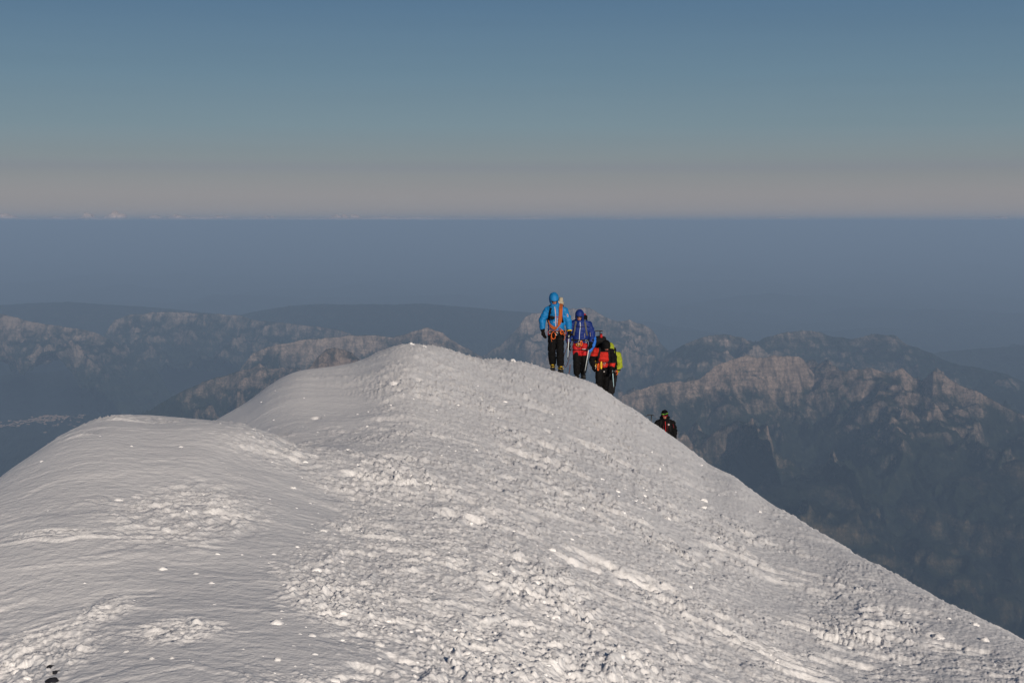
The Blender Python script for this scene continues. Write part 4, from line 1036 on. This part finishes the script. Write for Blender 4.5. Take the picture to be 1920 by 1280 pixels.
# ---- last climber: black jacket, only head and chest above the slope
L5 = at(1246, 878, 44.0); report('5', 1248, 886, 44.0); L5.z = max(L5.z, snow_at(L5.x, L5.y) - .04)
J5 = dict(head=(-.02, -.10, 1.68), neck=(-.01, -.02, 1.52), chest=(.02, .02, 1.28), pelvis=(.03, .06, .93), hem=(.03, .04, .86),
          shL=(-.22, .0, 1.41), shR=(.225, .0, 1.40), elL=(-.36, -.02, 1.18), elR=(.295, .04, 1.16), wrL=(-.42, -.14, 1.20), wrR=(.29, -.04, .92),
          hipL=(-.08, .06, .86), hipR=(.12, .06, .86), knL=(-.08, -.05, .47), knR=(.12, .03, .47), anL=(-.07, .0, .12), anR=(.12, .18, .13), toeL=(-.1, -1), toeR=(.1, -1))
P5, jk, tr, jb, tb, g, hr = build_person(L5, J5, 'person in black jacket with red zip and black hat, last, half hidden by the slope', 'black_fabric', 'black_fabric', 'goggles', 'black_fabric', puff=1.14, head_rot=(14, 0, 0), hands={'L': dict(curl=1.0, d=(-.2, -.6, -.3), n=(-1, -.2, .2)), 'R': dict(curl=.4, mat='grey_fabric')})
bm = bmesh.new(); ribbon(bm, jb, [(-.005, 1.49), (.0, 1.38), (.008, 1.2), (.012, .98)], .020, .005, .004); put('zip', bm, 'red_fabric', jk)
for x, z0 in ((-.06, 1.36), (.07, 1.38)):
    bm = bmesh.new(); ribbon(bm, jb, [(x, z0), (x + .005, z0 - .2)], .006, .004, .002); put('pocket_zip', bm, 'wine_tape', jk)
bm = bmesh.new(); ribbon(bm, jb, [(.235, 1.40), (.268, 1.27)], .008, .003, .002); put('sleeve_zip', bm, 'wine_tape', jk)
bm = bmesh.new(); f = front(jb, .10, 1.385, .004); bmesh.ops.create_cone(bm, cap_ends=True, segments=20, radius1=.026, radius2=.026, depth=.008, matrix=Matrix.Translation(f) @ Matrix.Rotation(math.pi / 2, 4, 'X')); bd = put('badge', bm, 'white_tape', jk, smooth=False)
bm = bmesh.new(); superell(bm, f + V((0, -.006, .004)), (.012, .003, .010), None, .7); put('badge_emblem', bm, 'wine_tape', bd)
hd = V(J5['head']); bm = bmesh.new()
tube(bm, smooth_path([hd + hr @ V((-.108, -.05, .055)), hd + hr @ V((-.06, -.135, .072)), hd + hr @ V((0, -.162, .092)), hd + hr @ V((.06, -.140, .105)), hd + hr @ V((.085, -.11, .105))], 4), [(.006, .014)] * 4 + [(.006, .019)] * 9 + [(.006, .012)] * 4, 8)
put('headband', bm, 'green_band', jk)
backpack(L5, (.02, .26, 1.28), (.17, .11, .27), 5, 'black pack on the back of the black-jacketed last climber', 'black_fabric', 'black_fabric', 'charcoal_fabric', jb, g)
ice_axe(L5, (-.44, -.20, 1.69), (-.43, -.18, 1.09), (-1, .1, 0), 'dark ice axe head poking above the snow edge beside the last climber', 'dark_steel')

# rope running between the two leaders
e = thing('climbing_rope', 'thin brown rope hanging between the sky-blue and royal-blue climbers', 'rope', at(1064, 705, 34.0))
b0 = e.location.copy()
pts = [L1 + V((.20, .10, .86)), L1 + V((.27, .25, .62)), at(1057, 668, 33.6), at(1056, 680, 33.9), at(1061, 688, 34.2), at(1066, 676, 34.6), at(1068, 664, 34.9), L2 + V((-.16, -.16, .98))]
bm = bmesh.new(); tube(bm, smooth_path(pts, 6), .0065, 7); put('rope_strand', bm, 'brown_rope', e, b0)
bm = bmesh.new(); tube(bm, smooth_path([at(1069, 683, 34.2), at(1068, 694, 34.2), at(1065, 706, 34.2)], 4), .009, 7); put('rope_end', bm, 'brown_rope', e, b0)

# small sunlit cumulus far beyond the haze, along the horizon
cm = bpy.data.materials.new('cloud'); cm.use_nodes = True
cn = cm.node_tree; cb_ = cn.nodes['Principled BSDF']
cb_.inputs['Base Color'].default_value = (0.80, 0.66, 0.60, 1); cb_.inputs['Roughness'].default_value = 1.0; cb_.inputs['Specular IOR Level'].default_value = 0.0
cco = cn.nodes.new('ShaderNodeTexCoord').outputs['Object']
cnz = nnoise(cn, 0.00045, 5, 0.6, cco)
cn.links.new(nramp(cn, cnz.outputs[0], [(0.30, (0.05, 0.05, 0.05)), (0.58, (0.5, 0.5, 0.5))]).outputs[0], cb_.inputs['Alpha'])
rc = random.Random(17)
CLOUDS = [(12, 404, 46, 5, 'at the far left edge of the horizon'), (105, 408, 36, 3, 'between the left-edge cloud and the small peaked one'), (163, 400, 22, 7, 'small and peaked at the left'), (217, 398, 44, 8, 'brightest and tallest at the left'), (285, 406, 46, 4, 'low, right of the tallest one'), (335, 403, 40, 5, 'in the left middle of the horizon'),
          (415, 406, 44, 3, 'faint, left of centre'), (505, 407, 34, 3, 'faint, just left of centre'), (635, 402, 38, 6, 'left one of the centre pair'), (665, 401, 24, 7, 'peaked one of the centre pair'), (720, 405, 60, 4, 'long, right of the centre pair'), (1170, 409, 80, 3, 'right of the leading climber'), (1450, 410, 90, 2, 'thin, above the right-hand range'), (1870, 409, 60, 3, 'at the far right edge of the horizon')]
for px, py, w, h, where in CLOUDS:
    Yc = 300000.0
    c = at(px, 411, Yc); top = at(px, py - 4, Yc).z; W = w / FPX * Yc
    bm = bmesh.new()
    for k in range(9):
        f = rc.uniform(-1, 1); hh = max(250, (top - c.z) * (1 - 0.75 * f * f) * rc.uniform(.5, 1.0))
        bmesh.ops.create_icosphere(bm, subdivisions=3, radius=1.0, matrix=Matrix.Translation((c.x + f * W * .5, Yc + rc.uniform(-800, 800), c.z + hh * 0.35)) @ Matrix.Diagonal((W * rc.uniform(.10, .22), 2500, hh * .65, 1)))
    M['cloud'] = cm
    base = Vector((c.x, Yc, c.z))
    for v in bm.verts: v.co -= base
    o, _ = fuse('cloud', bm, 'cloud', None, 130, 2)
    o.location = base
    tag(o, 'small pinkish cloud on the horizon, ' + where, 'cloud', 'row of small clouds along the horizon')

# long low wisps of vapour lying along the horizon, too many to count
bm = bmesh.new()
for k in range(110):
    px = rc.uniform(-250, 2200); c = at(px, 415 - rc.uniform(0, 3.5), 292000.0); W = rc.uniform(2500, 9000); hh = rc.uniform(120, 420) * (1.4 if px < 1000 else .9)
    bmesh.ops.create_icosphere(bm, subdivisions=2, radius=1.0, matrix=Matrix.Translation((c.x, c.y + 60 * k, c.z)) @ Matrix.Diagonal((W, 20, hh, 1)) @ Matrix.Diagonal((1, 40, 1, 1)))
for v in bm.verts: v.co += Vector((0, 0, 1)) * 140 * mnoise.noise(v.co * 0.0004)
me = bpy.data.meshes.new('cloud_wisps'); bm.to_mesh(me); bm.free()
wm = cm.copy(); wm.name = 'vapour'; wm.node_tree.nodes['Color Ramp'].color_ramp.elements[1].color = (0.38, 0.38, 0.38, 1)
me.materials.append(wm); me.polygons.foreach_set('use_smooth', [True] * len(me.polygons))
o = bpy.data.objects.new('cloud_wisps', me); col.objects.link(o)
tag(o, 'thin low wisps of cloud strung along the hazy horizon', 'cloud wisps', kind='stuff')
scene.cycles.transparent_max_bounces = 24
